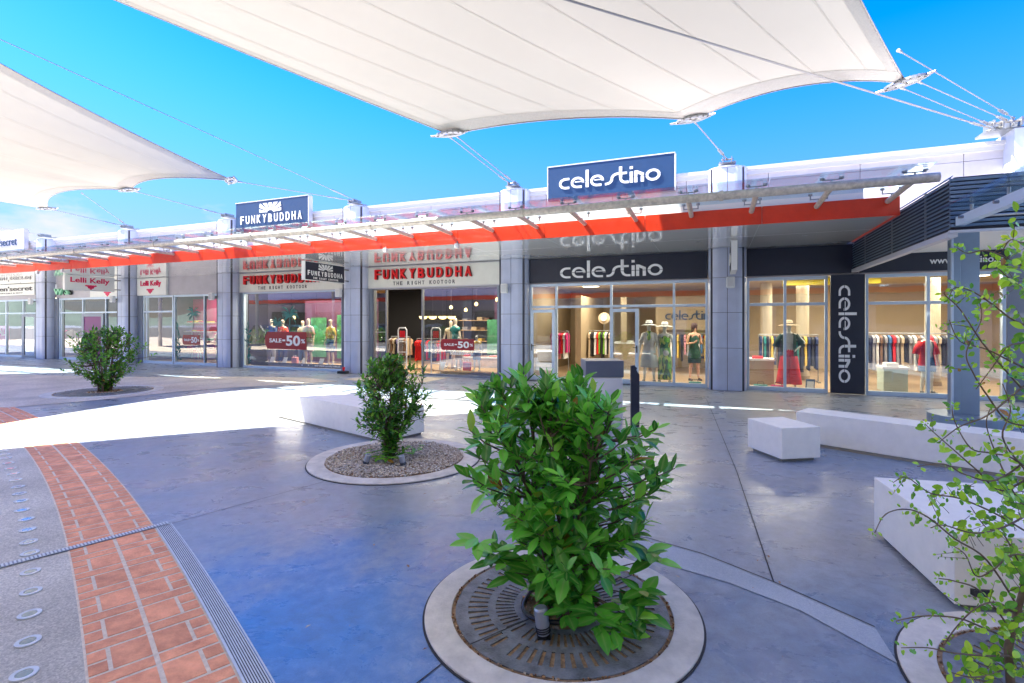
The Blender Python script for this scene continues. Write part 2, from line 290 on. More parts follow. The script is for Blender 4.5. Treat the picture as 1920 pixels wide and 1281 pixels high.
# ------------------------------------------------------------------ mesh builder
class MB:
    def __init__(s, fr=None): s.v = []; s.f = []; s.a = {}; s.M = fr or I4; s.smooth = False
    def add(s, vs, fs):
        b = len(s.v); s.v += [tuple(x) for x in vs]; s.f += [tuple(i+b for i in f) for f in fs]
        return s
    def box(s, x0, x1, y0, y1, z0, z1):
        return s.add([(x0, y0, z0), (x1, y0, z0), (x1, y1, z0), (x0, y1, z0), (x0, y0, z1), (x1, y0, z1), (x1, y1, z1), (x0, y1, z1)],
                     [(0, 3, 2, 1), (4, 5, 6, 7), (0, 1, 5, 4), (1, 2, 6, 5), (2, 3, 7, 6), (3, 0, 4, 7)])
    def prism(s, poly, z0, z1):
        n = len(poly); a = sum(poly[i][0]*poly[(i+1) % n][1]-poly[(i+1) % n][0]*poly[i][1] for i in range(n))
        if a < 0: poly = poly[::-1]
        return s.add([(x, y, z0) for x, y in poly]+[(x, y, z1) for x, y in poly],
                     [tuple(range(n-1, -1, -1)), tuple(range(n, 2*n))]+[(i, (i+1) % n, n+(i+1) % n, n+i) for i in range(n)])
    def vprism(s, poly, y0, y1):      # polygon in x,z, thickness along y (y0 in front)
        n = len(poly); a = sum(poly[i][0]*poly[(i+1) % n][1]-poly[(i+1) % n][0]*poly[i][1] for i in range(n))
        if a < 0: poly = poly[::-1]
        return s.add([(x, y0, z) for x, z in poly]+[(x, y1, z) for x, z in poly],
                     [tuple(range(n)), tuple(range(2*n-1, n-1, -1))]+[(i, n+i, n+(i+1) % n, (i+1) % n) for i in range(n)])
    def sheet(s, poly, z):
        n = len(poly); a = sum(poly[i][0]*poly[(i+1) % n][1]-poly[(i+1) % n][0]*poly[i][1] for i in range(n))
        if a < 0: poly = poly[::-1]
        return s.add([(x, y, z) for x, y in poly], [tuple(range(n))])
    def tube(s, pts, r, n=10, cap=True):
        pts = [Vector(p) for p in pts]; m = len(pts)
        if not isinstance(r, (list, tuple)): r = [r]*m
        t0 = (pts[1]-pts[0]).normalized(); up = Vector((0, 0, 1)) if abs(t0.z) < .9 else Vector((1, 0, 0))
        a = t0.cross(up).normalized(); b0 = len(s.v)
        for i, p in enumerate(pts):
            t = (pts[min(i+1, m-1)]-pts[max(i-1, 0)]).normalized()
            a = (a-t*a.dot(t)); a = a.normalized() if a.length > 1e-6 else t.orthogonal().normalized(); b = t.cross(a)
            for k in range(n):
                q = 2*math.pi*k/n; s.v.append(tuple(p+(a*math.cos(q)+b*math.sin(q))*r[i]))
        for i in range(m-1):
            for k in range(n): s.f.append((b0+i*n+k, b0+i*n+(k+1) % n, b0+(i+1)*n+(k+1) % n, b0+(i+1)*n+k))
        if cap: s.f.append(tuple(b0+k for k in range(n-1, -1, -1))); s.f.append(tuple(b0+(m-1)*n+k for k in range(n)))
        return s
    def loft(s, secs, n=16, cap=True):     # (cx, cy, cz, rx, ry)
        b0 = len(s.v)
        for (x, y, z, rx, ry) in secs:
            for k in range(n): q = 2*math.pi*k/n; s.v.append((x+rx*math.cos(q), y+ry*math.sin(q), z))
        for i in range(len(secs)-1):
            for k in range(n): s.f.append((b0+i*n+k, b0+i*n+(k+1) % n, b0+(i+1)*n+(k+1) % n, b0+(i+1)*n+k))
        if cap: s.f.append(tuple(b0+k for k in range(n-1, -1, -1))); s.f.append(tuple(b0+(len(secs)-1)*n+k for k in range(n)))
        return s
    def ring(s, cx, cy, r0, r1, z0, z1, n=64):
        b = len(s.v)
        for k in range(n):
            c, q = math.cos(2*math.pi*k/n), math.sin(2*math.pi*k/n)
            s.v += [(cx+r0*c, cy+r0*q, z0), (cx+r1*c, cy+r1*q, z0), (cx+r1*c, cy+r1*q, z1), (cx+r0*c, cy+r0*q, z1)]
        for k in range(n):
            i = b+4*k; j = b+4*((k+1) % n)
            for q in range(4): s.f.append((i+q, j+q, j+(q+1) % 4, i+(q+1) % 4))
        return s
    def text(s, body, x0, x1, z0, z1, y, depth=.02, off=0., vert=False):
        c = D.curves.new('t', 'FONT'); c.body = body; c.extrude = .1; c.offset = off; c.resolution_u = 3
        o = D.objects.new('t', c); me = D.meshes.new_from_object(o)
        vs = [v.co.copy() for v in me.vertices]; fs = [tuple(p.vertices) for p in me.polygons]
        D.objects.remove(o); D.curves.remove(c); D.meshes.remove(me)
        X = [v.x for v in vs]; Y = [v.y for v in vs]; a, b, e, g = min(X), max(X), min(Y), max(Y)
        q = []
        for v in vs:
            i = (v.x-a)/(b-a); j = (v.y-e)/(g-e)
            q.append((x0+(x1-x0)*i, y-(v.z+.1)/.2*depth, z0+(z1-z0)*j))
        return s.add(q, fs)
    def spaced(s, body, x0, x1, z0, z1, y, depth=.02, off=0., fill=.62):
        n = len(body); p = (x1-x0)/(n-1+fill)
        for i, ch in enumerate(body):
            if ch == ' ': continue
            w_ = p*fill*(.42 if ch in 'I1' else 1); c = x0+p*(i+fill/2)
            s.text(ch, c-w_/2, c+w_/2, z0, z1, y, depth, off)
        return s
    def build(s, name, m, parent=None, label=None, smooth=None, bevel=0, org=None):
        me = D.meshes.new(name)
        if parent is not None: inv = WM[parent.name].inverted()
        else:
            W = [s.M @ Vector(v) for v in s.v]
            if org is None: org = Vector(((min(p.x for p in W)+max(p.x for p in W))/2, (min(p.y for p in W)+max(p.y for p in W))/2, min(p.z for p in W)))
            inv = Matrix.Translation(-Vector(org))
        T = inv @ s.M
        me.from_pydata([tuple(T @ Vector(v)) for v in s.v], [], s.f)
        for k, (dom, vals) in s.a.items():
            at = me.attributes.new(k, 'FLOAT', dom); at.data.foreach_set('value', vals)
        if m: me.materials.append(m)
        o = D.objects.new(name, me); col.objects.link(o)
        if parent is not None: o.parent = parent; WM[o.name] = WM[parent.name]
        else: o.location = org; WM[o.name] = Matrix.Translation(Vector(org))
        if smooth if smooth is not None else s.smooth:
            me.shade_smooth()
        if bevel:
            b = o.modifiers.new('b', 'BEVEL'); b.width = bevel; b.segments = 2; b.limit_method = 'ANGLE'
        if label: o['label'] = label
        return o
def F(): return MB(FM)
def tag(o, label, cat=None, group=None, kind=None):
    o['label'] = label
    if cat: o['category'] = cat
    if group: o['group'] = group
    if kind: o['kind'] = kind
    return o
def thing(name, label, cat, loc, rz=0, group=None):
    o = D.objects.new(name, None); col.objects.link(o); o.location = loc; o.rotation_euler = (0, 0, rz); o.empty_display_size = .2
    WM[o.name] = Matrix.Translation(Vector(loc)) @ Matrix.Rotation(rz, 4, 'Z')
    return tag(o, label, cat, group)
RZ = math.atan2(UY, UX)
def fthing(name, label, cat, s, d, z=0, group=None): return thing(name, label, cat, FW(s, d, z), RZ, group)
def struct(name, b, m, **k):
    o = b.build(name, m, **k); o['kind'] = 'structure'; return o
KIDS = {}
def copy_tree(o, label=None, loc=None, rz=None, parent=None):
    c = o.copy(); col.objects.link(c)
    if parent is not None: c.parent = parent
    if label: c['label'] = label
    if loc is not None: c.location = loc
    if rz is not None: c.rotation_euler = (0, 0, rz)
    for ch in [q for q in D.objects if q.parent == o]: copy_tree(ch, parent=c)
    return c

# ------------------------------------------------------------------ ground
CX, CY = -39.03, -31.10
def arc(r, a0, a1, n):
    return [(CX+r*math.cos(a0+(a1-a0)*i/n), CY+r*math.sin(a0+(a1-a0)*i/n)) for i in range(n+1)]
A0 = math.atan2(-3-CY, 2.2-CX); A1 = math.atan2(15.5-CY, -18-CX)
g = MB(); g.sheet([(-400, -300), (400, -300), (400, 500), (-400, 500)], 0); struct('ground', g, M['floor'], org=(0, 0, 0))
def band(r0, r1, a0, a1, z, n=90):
    b = MB(); P = arc(r0, a0, a1, n); Q = arc(r1, a0, a1, n)
    b.add([(x, y, z) for x, y in P]+[(x, y, z) for x, y in Q], [(i, n+1+i, n+2+i, i+1) for i in range(n)]); return b
def ang(x, y): return math.atan2(y-CY, x-CX)
struct('aggregate_path', band(44, 49.92, A0, A1, .004), M['agg'])
struct('mortar_bed', band(49.92, 50.47, A0, A1, .004), M['mortar'])
# stamped bricks
b = MB(); rng = random.Random(3); a = A0; RV = []
def bq(r0, r1, a0, a1, z=.0085):
    e = .010/50; P = [(CX+r*math.cos(t), CY+r*math.sin(t)) for r, t in ((r0+.0065, a0+e), (r1-.0065, a0+e), (r1-.0065, a1-e), (r0+.0065, a1-e))]
    b.prism(P, .0045, .0060+rng.uniform(0, .0008)); RV.extend([rng.random()]*8)
ph = 0
while a < A1:
    d1, d2 = .105/50.2, .235/50.2
    for (q0, q1, flip, sh) in ((49.925, 50.19, 0, 0), (50.20, 50.465, 1, 0)):
        aa = a
        bq(q0, q1, aa, aa+d1)
        m_ = q0+(.088 if not flip else .172)
        if not flip:
            bq(q0, m_, aa+d1, aa+d1+d2/2); bq(q0, m_, aa+d1+d2/2, aa+d1+d2); bq(m_+.006, q1, aa+d1, aa+d1+d2)
        else:
            bq(q0, m_-.006, aa+d1, aa+d1+d2); bq(m_, q1, aa+d1, aa+d1+d2/2); bq(m_, q1, aa+d1+d2/2, aa+d1+d2)
    a += d1+d2
b.a['rnd'] = ('POINT', RV); struct('brick_paving', b, M['brick'])
aS = ang(-2.93, 4.22)
# linear drain grate beside the bricks
dr = MB(); n = 260; a0, a1 = A0, aS
t = thing('drain_grate', 'long curved slotted steel drain grate beside the red brick band', 'drain grate', (-1.9, 3.2, 0))
bb = band(50.475, 50.575, A0, aS, .0045, 60); bb.build('channel', M['core'], t)
for k in range(9): r0 = 50.475+.0005+k*.0112; dr2 = band(r0, r0+.0062, A0, aS, .009, 60); dr.add(dr2.v, dr2.f)
dr.build('bars', M['drain'], t)
b = MB()
for r0 in (50.468, 50.575): q = band(r0, r0+.008, A0, aS, .0105, 60); b.add(q.v, q.f)
b.build('edge_rail', M['drain'], t)
# cross drain
S0 = Vector((-2.90, 4.27)); S1 = Vector((-3.9, 3.1)); dS = (S1-S0).normalized(); nS = Vector((-dS.y, dS.x))
t = thing('drain_strip', 'narrow ribbed metal drain strip crossing the brick band diagonally', 'drain strip', (-3.3, 3.8, 0))
b = MB(); c = MB(); L_ = 3.2
def sp(u, v): p = S0+dS*u+nS*v; return (p.x, p.y)
b.prism([sp(0, -.035), sp(L_, -.035), sp(L_, .035), sp(0, .035)], .008, .0115); b.build('channel', M['greyframe'], t)
for k in range(150): u = k*L_/150; c.prism([sp(u, -.03), sp(u+.012, -.03), sp(u+.012, .03), sp(u, .03)], .0125, .0165)
c.build('ribs', M['drain'], t)
# joints in the polished concrete
def strip(pts, wd, z, name, m):
    b = MB(); V = []
    for i, p in enumerate(pts):
        p = Vector(p); q = Vector(pts[min(i+1, len(pts)-1)])-Vector(pts[max(i-1, 0)]); q = q.normalized(); nn = Vector((-q.y, q.x))*wd/2
        V += [(p.x-nn.x, p.y-nn.y, z), (p.x+nn.x, p.y+nn.y, z)]
    b.add(V, [(2*i, 2*i+2, 2*i+3, 2*i+1) for i in range(len(pts)-1)]); return struct(name, b, m)
strip([(-2.88, 4.27), (-2.01, 5.40)], .007, .004, 'floor_joint', M['joint'])
strip([(4.3, 11.2), (3.59, 8.97), (2.56, 5.77), (1.71, 3.31)], .009, .004, 'floor_joint', M['joint'])
strip([(.93, 4.04), (1.07, 3.98), (1.4, 3.71), (1.71, 3.31), (2.02, 2.82)], .010, .008, 'floor_joint', M['joint'])
strip([(-.75, 2.0), (-.45, 2.38), (-.35, 2.52)], .008, .004, 'floor_joint', M['joint'])
strip([(3.0, 7.2), (4.5, 6.2)], .005, .004, 'floor_joint', M['joint'])
strip([(-7.6, 8.45), (-2.6, 6.6)], .004, .004, 'floor_joint', M['joint'])
strip([(2.31, 5.0), (3.1, 4.9)], .005, .004, 'floor_joint', M['joint'])
b = MB(); b.sheet([(.93, 4.04), (1.07, 3.98), (1.4, 3.71), (1.71, 3.31), (2.02, 2.82), (1.92, 2.52), (1.7, 2.99), (1.42, 3.3), (1.0, 3.62)], .004); struct('concrete_band', b, M['band'])
b = MB(); b.sheet([(-60, 12), (-10.02, 10.1), (-9.19, 10.9), (-8.7, 11.5), (-8.2, 12.4), (-7.3, 13.2), (-6.2, 13.9), (-5.0, 14.6), (-6.4, 15.6), (-9, 15.9), (-12, 15.8), (-18, 16.8), (-60, 30)], .008); struct('beige_paving', b, M['beige'])
b = MB(); b.sheet([(-5.1, 15.2), (-4.1, 16.2), (-1.9, 15.6), (-2.9, 13.6)], .004); struct('beige_paving', b, M['beige'])
for i, (s0, s1) in enumerate(((5.7, 6.9), (-.5, .5), (-6.3, -5.3), (-12.4, -11.3), (-18.4, -17.2))):
    b = F(); b.sheet([(s0, -.5), (s1, -.5), (s1, -4.4), (s0, -4.4)], .004+.0005*i); struct('concrete_band', b, M['band2'])
for d_ in (1.9, 3.3): 
    b = F(); b.box(-28, 13, -d_-.006, -d_, .0055, .0062); struct('floor_joint', b, M['joint'])

# recessed ground lights
DOTS = [(-2.35, 2.44), (-2.57, 2.69), (-2.8, 2.94), (-3.03, 3.19), (-3.27, 3.44), (-3.54, 3.72), (-3.73, 3.91), (-3.96, 4.14), (-4.18, 4.36), (-4.42, 4.57), (-4.66, 4.81), (-4.87, 5.01), (-5.09, 5.22), (-5.34, 5.45), (-5.58, 5.67), (-5.82, 5.88), (-6.06, 6.1), (-6.32, 6.33), (-6.51, 6.5), (-6.71, 6.68), (-6.95, 6.89)]
ORD = ['first', 'second', 'third', 'fourth', 'fifth', 'sixth', 'seventh', 'eighth', 'ninth', 'tenth', 'eleventh', 'twelfth', 'thirteenth', 'fourteenth', 'fifteenth', 'sixteenth', 'seventeenth', 'eighteenth', 'nineteenth', 'twentieth', 'twenty-first', 'twenty-second', 'twenty-third', 'twenty-fourth', 'twenty-fifth', 'twenty-sixth', 'twenty-seventh', 'twenty-eighth', 'twenty-ninth', 'thirtieth', 'thirty-first', 'thirty-second', 'thirty-third', 'thirty-fourth']
def ordn(i): return ORD[i] if i < len(ORD) else 'number %d' % (i+1)
gl = thing('ground_light', '%s round steel ground light counted from the front of the photo' % ORD[0], 'ground light', (*DOTS[0], 0), 0, 'round lights set in the grey path')
q = MB(); q.ring(*DOTS[0], .034, .055, .004, .012, 28); q.build('rim', M['drain'], gl, bevel=.002)
q = MB(); q.loft([(*DOTS[0], .004, .033, .033), (*DOTS[0], .010, .033, .033)], 24); q.build('lens', mat('lamp_lens', (.10, .20, .24), .15, coat=1), gl)
for i, p in enumerate(DOTS[1:]): copy_tree(gl, '%s round steel ground light counted from the front of the photo' % ORD[i+1], (*p, 0))

# ------------------------------------------------------------------ shop building shell
S_L, S_R = -34, 16
bld = fthing('shop_building', 'long low shopping arcade with lilac parapet and rounded metal columns', 'building', -8, 0)
def wall_core():
    b = F(); b.box(S_L, S_R, .25, .45, 3.57, 5.55); return b
wall_core().build('parapet_core', M['core'], bld)
b = F(); s = S_L
while s < S_R:
    e = min(s+1.94, S_R); b.box(s+.006, e-.006, .0, .25, 3.57, 5.26); b.box(s+.006, e-.006, .0, .25, 5.27, 5.55); s = e
b.build('parapet_panels', M['parapet'], bld)
b = F(); b.box(S_L, S_R, -.10, .45, 5.55, 5.63); b.box(S_L, S_R, -.05, -.001, 5.44, 5.549); b.build('coping', M['coping'], bld)
b = F(); b.box(S_L, S_R, .45, 12, 5.3, 5.45); b.build('roof', M['coping'], bld)
b = F(); b.box(S_L, S_R, 11.8, 12, 0, 5.3); b.box(S_R-.2, S_R, .0, 11.8, 0, 5.3); b.build('rear_wall', M['parapet'], bld)
# end wall to the right of the shop windows
b = F(); b.box(11.36, 11.75, -.02, .3, 0, 3.56); b.build('jamb', M['greyframe'], bld)
b = F()
for i in range(4):
    for j, (z0, z1) in enumerate(((0, .9), (.91, 1.8), (1.81, 2.7), (2.71, 3.56))): b.box(11.76+i*1.05, 12.80+i*1.05, -.06, .25, z0, z1)
b.build('wall_panels', M['clad'], bld)
# columns
def column(s, w=.90, d=.42, zt=5.66):
    c = F(); c.box(s-w/2+.06, s+w/2-.06, -d+.06, -.01, 0, 5.57); core = c.build('column', M['core'], bld)
    p = F(); zs = [0.0, 1.06, 1.95, 2.83, 3.56, 4.6, 5.58]
    for side in (-1, 1):
        for z0, z1 in zip(zs[:-1], zs[1:]):
            prof = []
            R_ = .28
            for k in range(9):
                t = math.pi/2*k/8; prof.append((s+side*(w/2-R_+R_*math.cos(t)), -(d-R_+R_*math.sin(t))))
            poly = [(s+side*w/2, .0)]+prof+[(s+side*.006, -d), (s+side*.006, .0)]
            p.prism(poly, z0+.005, z1-.005)
    p.build('column_panels', M['clad'], core)
    t = F(); t.loft([(s, -.03, 5.585, w/2+.02, d+.0), (s, -.03, 5.615, w/2+.02, d+.0)], 28); t.build('column_cap', M['clad'], core)
COLS = [-23.72, -17.74, -11.78, -5.80, -.03, 5.79]
for s in COLS: column(s)
b = F(); b.box(11.30, 12.4, -.45, .3, 3.9, 5.75); b.build('column_cap', M['clad'], bld)
# lower fascia wall behind the signs
b = F()
for s0, s1 in ((-34, -24.2), (-23.2, -18.2), (-17.3, -12.25), (-11.3, -6.27), (-5.33, -.5), (.42, 5.33), (6.25, 11.36)):
    b.box(s0, s1, .0, .25, 2.84, 3.57)
b.build('fascia_wall', M['parapet'], bld)
# jambs beside the columns
for s0, s1 in ((-23.25, -22.95), (-17.28, -16.98), (-12.5, -12.25), (-11.35, -11.2), (-6.5, -6.28), (-5.33, -5.2), (-.62, -.49), (-18.45, -18.2)):
    b = F(); b.box(s0, s1, -.06, .2, 0, 2.84); b.build('side_jamb', M['greyframe'], bld)

# ------------------------------------------------------------------ rooms behind the glass
def room(s0, s1, dep, h, mf, mw, mc, tagname):
    b = F(); b.box(s0, s1, .02, dep, .0, .02); struct('interior_floor', b, mf)
    b = F(); b.box(s0, s1, dep, dep+.1, 0, h); b.box(s0-.05, s0, .26, dep, 0, h); b.box(s1, s1+.05, .26, dep, 0, h); struct('interior_wall', b, mw)
    b = F(); b.box(s0, s1, .26, dep, h, h+.05); struct('interior_ceiling', b, mc)
room(.02, 13.5, 6.0, 2.95, M['woodfloor'], M['wallbeige'], M['ceil'], '')
room(-11.9, -.15, 6.5, 3.2, M['wood'], M['black'], M['black'], '')
room(-17.7, -12.05, 5, 3.0, M['woodfloor'], M['grey'], M['ceil'], '')
room(-33, -17.85, 5, 3.0, M['woodfloor'], M['grey'], M['ceil'], '')
def arealight(s, y, z, e, sx, sy, colr=(1, .85, .62)):
    l = D.lights.new('ceiling_lamp_light', 'AREA'); l.shape = 'RECTANGLE'; l.size = 2.0; l.size_y = 1.2; l.energy = e; l.color = colr
    o = D.objects.new('ceiling_lamp_light', l); col.objects.link(o); o.location = FW(s, -y, z); o.rotation_euler = (0, 0, RZ)
def ceiling_lamp(s, y, z, lab, e=60, warm=True, sz=.5):
    t = fthing('ceiling_lamp', lab, 'ceiling lamp', s, -y, z-.05, 'lit ceiling lamps inside the shops')
    b = F(); b.box(s-sz/2-.02, s+sz/2+.02, y-.14, y+.14, z-.03, z-.002); b.build('housing', M['white'], t)
    b = F(); b.box(s-sz/2, s+sz/2, y-.12, y+.12, z-.036, z-.0302); b.build('diffuser', M['lampw'], t)
    arealight(s, y, z-.06, e, sz, .24, (1, .90, .72) if warm else (1, .95, .9))
pl = ['above the hat mannequins', 'above the clothes rack by the door', 'above the red trousers mannequin', 'behind the tall dark sign panel', 'above the red jacket mannequin', 'at the right end of the shop']
for (s, y), q_ in zip(((4.0, 1.0), (1.6, 2.8), (7.0, 1.0), (8.6, 3.2), (10.2, 1.0), (11.8, 2.6)), pl): ceiling_lamp(s, y, 2.95, 'lit ceiling lamp %s in the beige shop' % q_, 14)
for (s, y), q_ in zip(((-9.8, 1.0), (-7.4, 1.0), (-4.4, 2.6), (-2.0, 1.0)), ('above the red sweater mannequin', 'above the pink shirt mannequin', 'above the red garments rack', 'above the child mannequins')): ceiling_lamp(s, y, 3.2, 'lit ceiling lamp %s in the black shop' % q_, 18)
for (s, y), q_ in zip(((-15, 1.5), (-21, 1.5), (-26, 1.5)), ('behind the pink lettered shop window', 'behind the window with the purple panel', 'behind the far left shop door')): ceiling_lamp(s, y, 3.0, 'lit ceiling lamp %s' % q_, 8)

# ------------------------------------------------------------------ shop fronts
def shopfront(lab, s0, s1, mull, frame_m, glass_m, zt=2.83, trans=(2.12, 2.19), skip=(), fw=.06, name='glazed_storefront'):
    t = fthing(name, lab, 'shop front', (s0+s1)/2, 0)
    b = F(); zb = .10
    b.box(s0, s1, -.03, .07, .0, zb); b.box(s0, s1, -.03, .07, zt-.08, zt)
    xs = [s0]+list(mull)+[s1]
    for i, x in enumerate(xs):
        wl = 0 if i == 0 else fw/2; wr = 0 if i == len(xs)-1 else fw/2
        if i == 0: wr = fw
        if i == len(xs)-1: wl = fw
        b.box(x-wl, x+wr, -.028, .068, zb, zt-.08)
    if trans:
        for i in range(len(xs)-1): b.box(xs[i]+(fw if i == 0 else fw/2), xs[i+1]-(fw if i == len(xs)-2 else fw/2), -.026, .066, *trans)
    b.build('window_frame', frame_m, t, bevel=.004)
    for i in range(len(xs)-1):
        a, c = xs[i]+fw/2, xs[i+1]-fw/2
        segs = [(zb, trans[0]), (trans[1], zt-.08)] if trans else [(zb, zt-.08)]
        for j, (z0, z1) in enumerate(segs):
            if (i, j) in skip: continue
            p = F(); p.add([(a, .02, z0), (c, .02, z0), (c, .02, z1), (a, .02, z1)], [(0, 1, 2, 3)]); p.build('window_pane', glass_m, t)
    return t
main = shopfront('pale framed shop front with open double doors under the dark sign', .42, 5.33, (1.23, 2.82, 4.49), M['frame'], M['glass'], skip=((1, 0),))
def leaf(t, a, c, d, name, handle_side):
    b = F(); z0, z1 = .03, 2.08; f = .09
    b.box(a, a+f, -d, -d+.05, z0, z1); b.box(c-f, c, -d, -d+.05, z0, z1); b.box(a+f, c-f, -d, -d+.05, z0, z0+.12); b.box(a+f, c-f, -d, -d+.05, z1-f, z1)
    o = b.build(name, M['frame'], t, bevel=.004)
    p = F(); p.add([(a+f, -d+.025, z0+.12), (c-f, -d+.025, z0+.12), (c-f, -d+.025, z1-f), (a+f, -d+.025, z1-f)], [(0, 1, 2, 3)]); p.build('door_glass', M['glass'], o)
    h = F(); x = c-f/2 if handle_side > 0 else a+f/2
    h.tube([(x, -d-.001, 1.02), (x, -d-.05, 1.02), (x-.10*handle_side, -d-.05, 1.02)], .011, 8); h.box(x-.016, x+.016, -d-.006, -d-.001, .88, 1.08); h.build('door_handle', M['black'], o)
leaf(main, .47, 1.22, .12, 'door', -1); leaf(main, 2.80, 3.58, .12, 'door', 1)
shopfront('pale framed shop window left of the tall dark sign panel', 6.25, 8.02, (7.11,), M['frame'], M['glass'])
shopfront('pale framed shop window right of the tall dark sign panel', 8.78, 11.34, (9.98,), M['frame'], M['glass'])
# red lettered shop, left window: frameless glass
t = fthing('glazed_storefront', 'frameless glass shop window with mannequins and a dark red sale sticker', 'shop front', -8.9, 0)
b = F(); b.box(-11.2, -6.5, -.03, .07, 0, .07); b.box(-11.2, -6.5, -.03, .07, 2.79, 2.83); b.box(-11.2, -11.15, -.028, .068, .07, 2.79); b.build('window_frame', M['frame'], t)
b = F(); b.box(-11.14, -6.5, .30, .36, .07, .19); b.build('skirting', M['black'], t)
for i in range(4):
    x = -11.15+i*1.1625; p = F(); p.add([(x+.004, .02, .07), (x+1.158, .02, .07), (x+1.158, .02, 2.79), (x+.004, .02, 2.79)], [(0, 1, 2, 3)]); p.build('window_pane', M['glassr'] if i < 1 else M['glass'], t)
t = fthing('glazed_storefront', 'frameless glass shop entrance with a steel pole beside the open doorway', 'shop front', -2.9, 0)
b = F(); b.box(-3.28, -.62, -.03, .07, 0, .06); b.box(-5.2, -.62, -.03, .07, 2.79, 2.83); b.box(-3.30, -3.25, -.028, .068, .06, 2.79); b.box(-4.69, -4.65, -.028, .068, 0, 2.79); b.box(-5.2, -5.15, -.028, .068, 0, 2.79); b.build('window_frame', M['bright'], t)
for a, c in ((-5.15, -4.70), (-3.25, -2.4), (-2.39, -1.5), (-1.49, -.62)):
    p = F(); p.add([(a, .02, .06), (c, .02, .06), (c, .02, 2.79), (a, .02, 2.79)], [(0, 1, 2, 3)]); p.build('window_pane', M['glass'], t)
b = F()
for k in range(9): x = -5.12+k*.047; b.vprism([(x+.012*math.cos(q*math.pi/4), 1.38+.012*math.sin(q*math.pi/4)) for q in range(8)], .012, .018)
b.build('warning_dots', M['lettw'], t)
shopfront('tall shop window with a purple framed panel beside the small tree', -22.95, -18.45, (-22.77, -21.15, -19.49), M['frame'], M['glassr'], fw=.07)
b = F()
t = fthing('purple_panel', 'purple panel in a grey frame inside the window behind the small tree', 'panel', -20.3, 0)
b.box(-21.1, -20.95, -.09, -.04, 0, 2.10); b.box(-19.7, -19.55, -.09, -.04, 0, 2.10); b.box(-20.95, -19.7, -.09, -.04, 1.97, 2.10); b.build('panel_frame', M['greyframe'], t)
b = F(); b.box(-20.95, -19.7, -.07, -.045, 0.1, 1.97); b.build('panel_board', M['purple'], t)
shopfront('shop window below the flat pink lettered sign', -16.98, -15.10, (-16.75,), M['frame'], M['glassr'], fw=.06)
shopfront('shop window with palm leaf stickers and a small sale sticker', -15.05, -12.5, (-13.3,), M['frame'], M['glassr'], trans=None, fw=.05)
shopfront('far left shop front with grey framed glass door', -29.5, -24.2, (-27.4, -25.9, -24.6), M['frame'], M['glassr'], fw=.07)
t = fthing('shop_door', 'grey framed glass door at the far left below the mint sign', 'door', -25.2, 0)
b = F(); b.box(-25.85, -25.65, -.1, -.04, 0, 2.1); b.box(-24.8, -24.62, -.1, -.04, 0, 2.1); b.box(-25.65, -24.8, -.1, -.04, 1.97, 2.1); b.box(-25.65, -24.8, -.1, -.04, 0, .12); b.build('door_frame', M['greyframe'], t)
p = F(); p.box(-25.65, -24.8, -.075, -.07, .12, 1.97); p.build('door_glass', M['glass'], t)

# ------------------------------------------------------------------ signs
def celestino(b, x0, x1, z0, z1, y, dep, vertical=False):
    """stencil lettering; letter space: x-height 1, ascender 1.5"""
    W = .185; G = []
    def rb(pts, w=W):      # ribbon polyline to polygon strip
        L, Rr = [], []
        for i, p in enumerate(pts):
            a = Vector(pts[max(i-1, 0)]); c = Vector(pts[min(i+1, len(pts)-1)]); q = (c-a).normalized(); n_ = Vector((-q.y, q.x))*w/2
            L.append((p[0]+n_.x, p[1]+n_.y)); Rr.append((p[0]-n_.x, p[1]-n_.y))
        for i in range(len(pts)-1): G.append([L[i], Rr[i], Rr[i+1], L[i+1]])
    def ac(cx, cy, r, a0, a1, n=18, ry=None): return [(cx+r*math.cos(R(a0+(a1-a0)*i/n)), cy+(ry or r)*math.sin(R(a0+(a1-a0)*i/n))) for i in range(n+1)]
    h = W/2; x = 0; rr = .5-h
    def C(x): rb([(x+.78, 1-h), (x+.5, 1-h)]+ac(x+.5, .5, rr, 90, 270)[1:-1]+[(x+.5, h), (x+.78, h)]); return .80
    def E_(x):
        rb(ac(x+.5, .5, rr, -8, 270, 26)+[(x+.82, h)]); G.append([(x+.3, .50), (x+1-.02, .50), (x+1-.02, .60), (x+.3, .60)]); return 1.0
    def Lx(x, t=1.55): G.append([(x, 0), (x+.21, 0), (x+.21, t), (x, t)]); return .21
    x += C(x)+.10; x += E_(x)+.12; x += Lx(x)+.12; x += E_(x)+.08
    # long s running into the t
    rb([(x, h), (x+.08, h)]+ac(x+.08, .5, rr, -90, 0, 9)[1:]+ac(x+.08+2*rr, .5, rr, 180, 90, 9)[1:]+[(x+1.55, 1-h)]); x += .95
    G.append([(x+.05, .45), (x+.26, .45), (x+.26, 1.5), (x+.05, 1.5)]); rb([(x+.155, .5)]+ac(x+.155+.36, .5, .36, 180, 270, 9, rr)[1:]+[(x+.72, h)]); x += .80
    G.append([(x, 0), (x+.21, 0), (x+.21, .95), (x, .95)]); G.append([(x, 1.2), (x+.21, 1.2), (x+.21, 1.42), (x, 1.42)]); x += .31
    G.append([(x, 0), (x+.21, 0), (x+.21, 1), (x, 1)]); G.append([(x+.21, 1), (x+.21, .74), (x+.66, .50), (x+.66, .74)]); G.append([(x+.45, 0), (x+.66, 0), (x+.66, .72), (x+.45, .72)]); x += .78
    rb(ac(x+.5, .5, rr, 0, 360, 34)); x += 1.0
    T = x; H_ = 1.55
    for q in G:
        if len(q) == 4:
            if vertical: P = [(x0+(x1-x0)*(v/H_), z1-(z1-z0)*(u/T)) for u, v in q]
            else: P = [(x0+(x1-x0)*u/T, z0+(z1-z0)*v/H_) for u, v in q]
            b.vprism(P, y-dep, y)
    return b
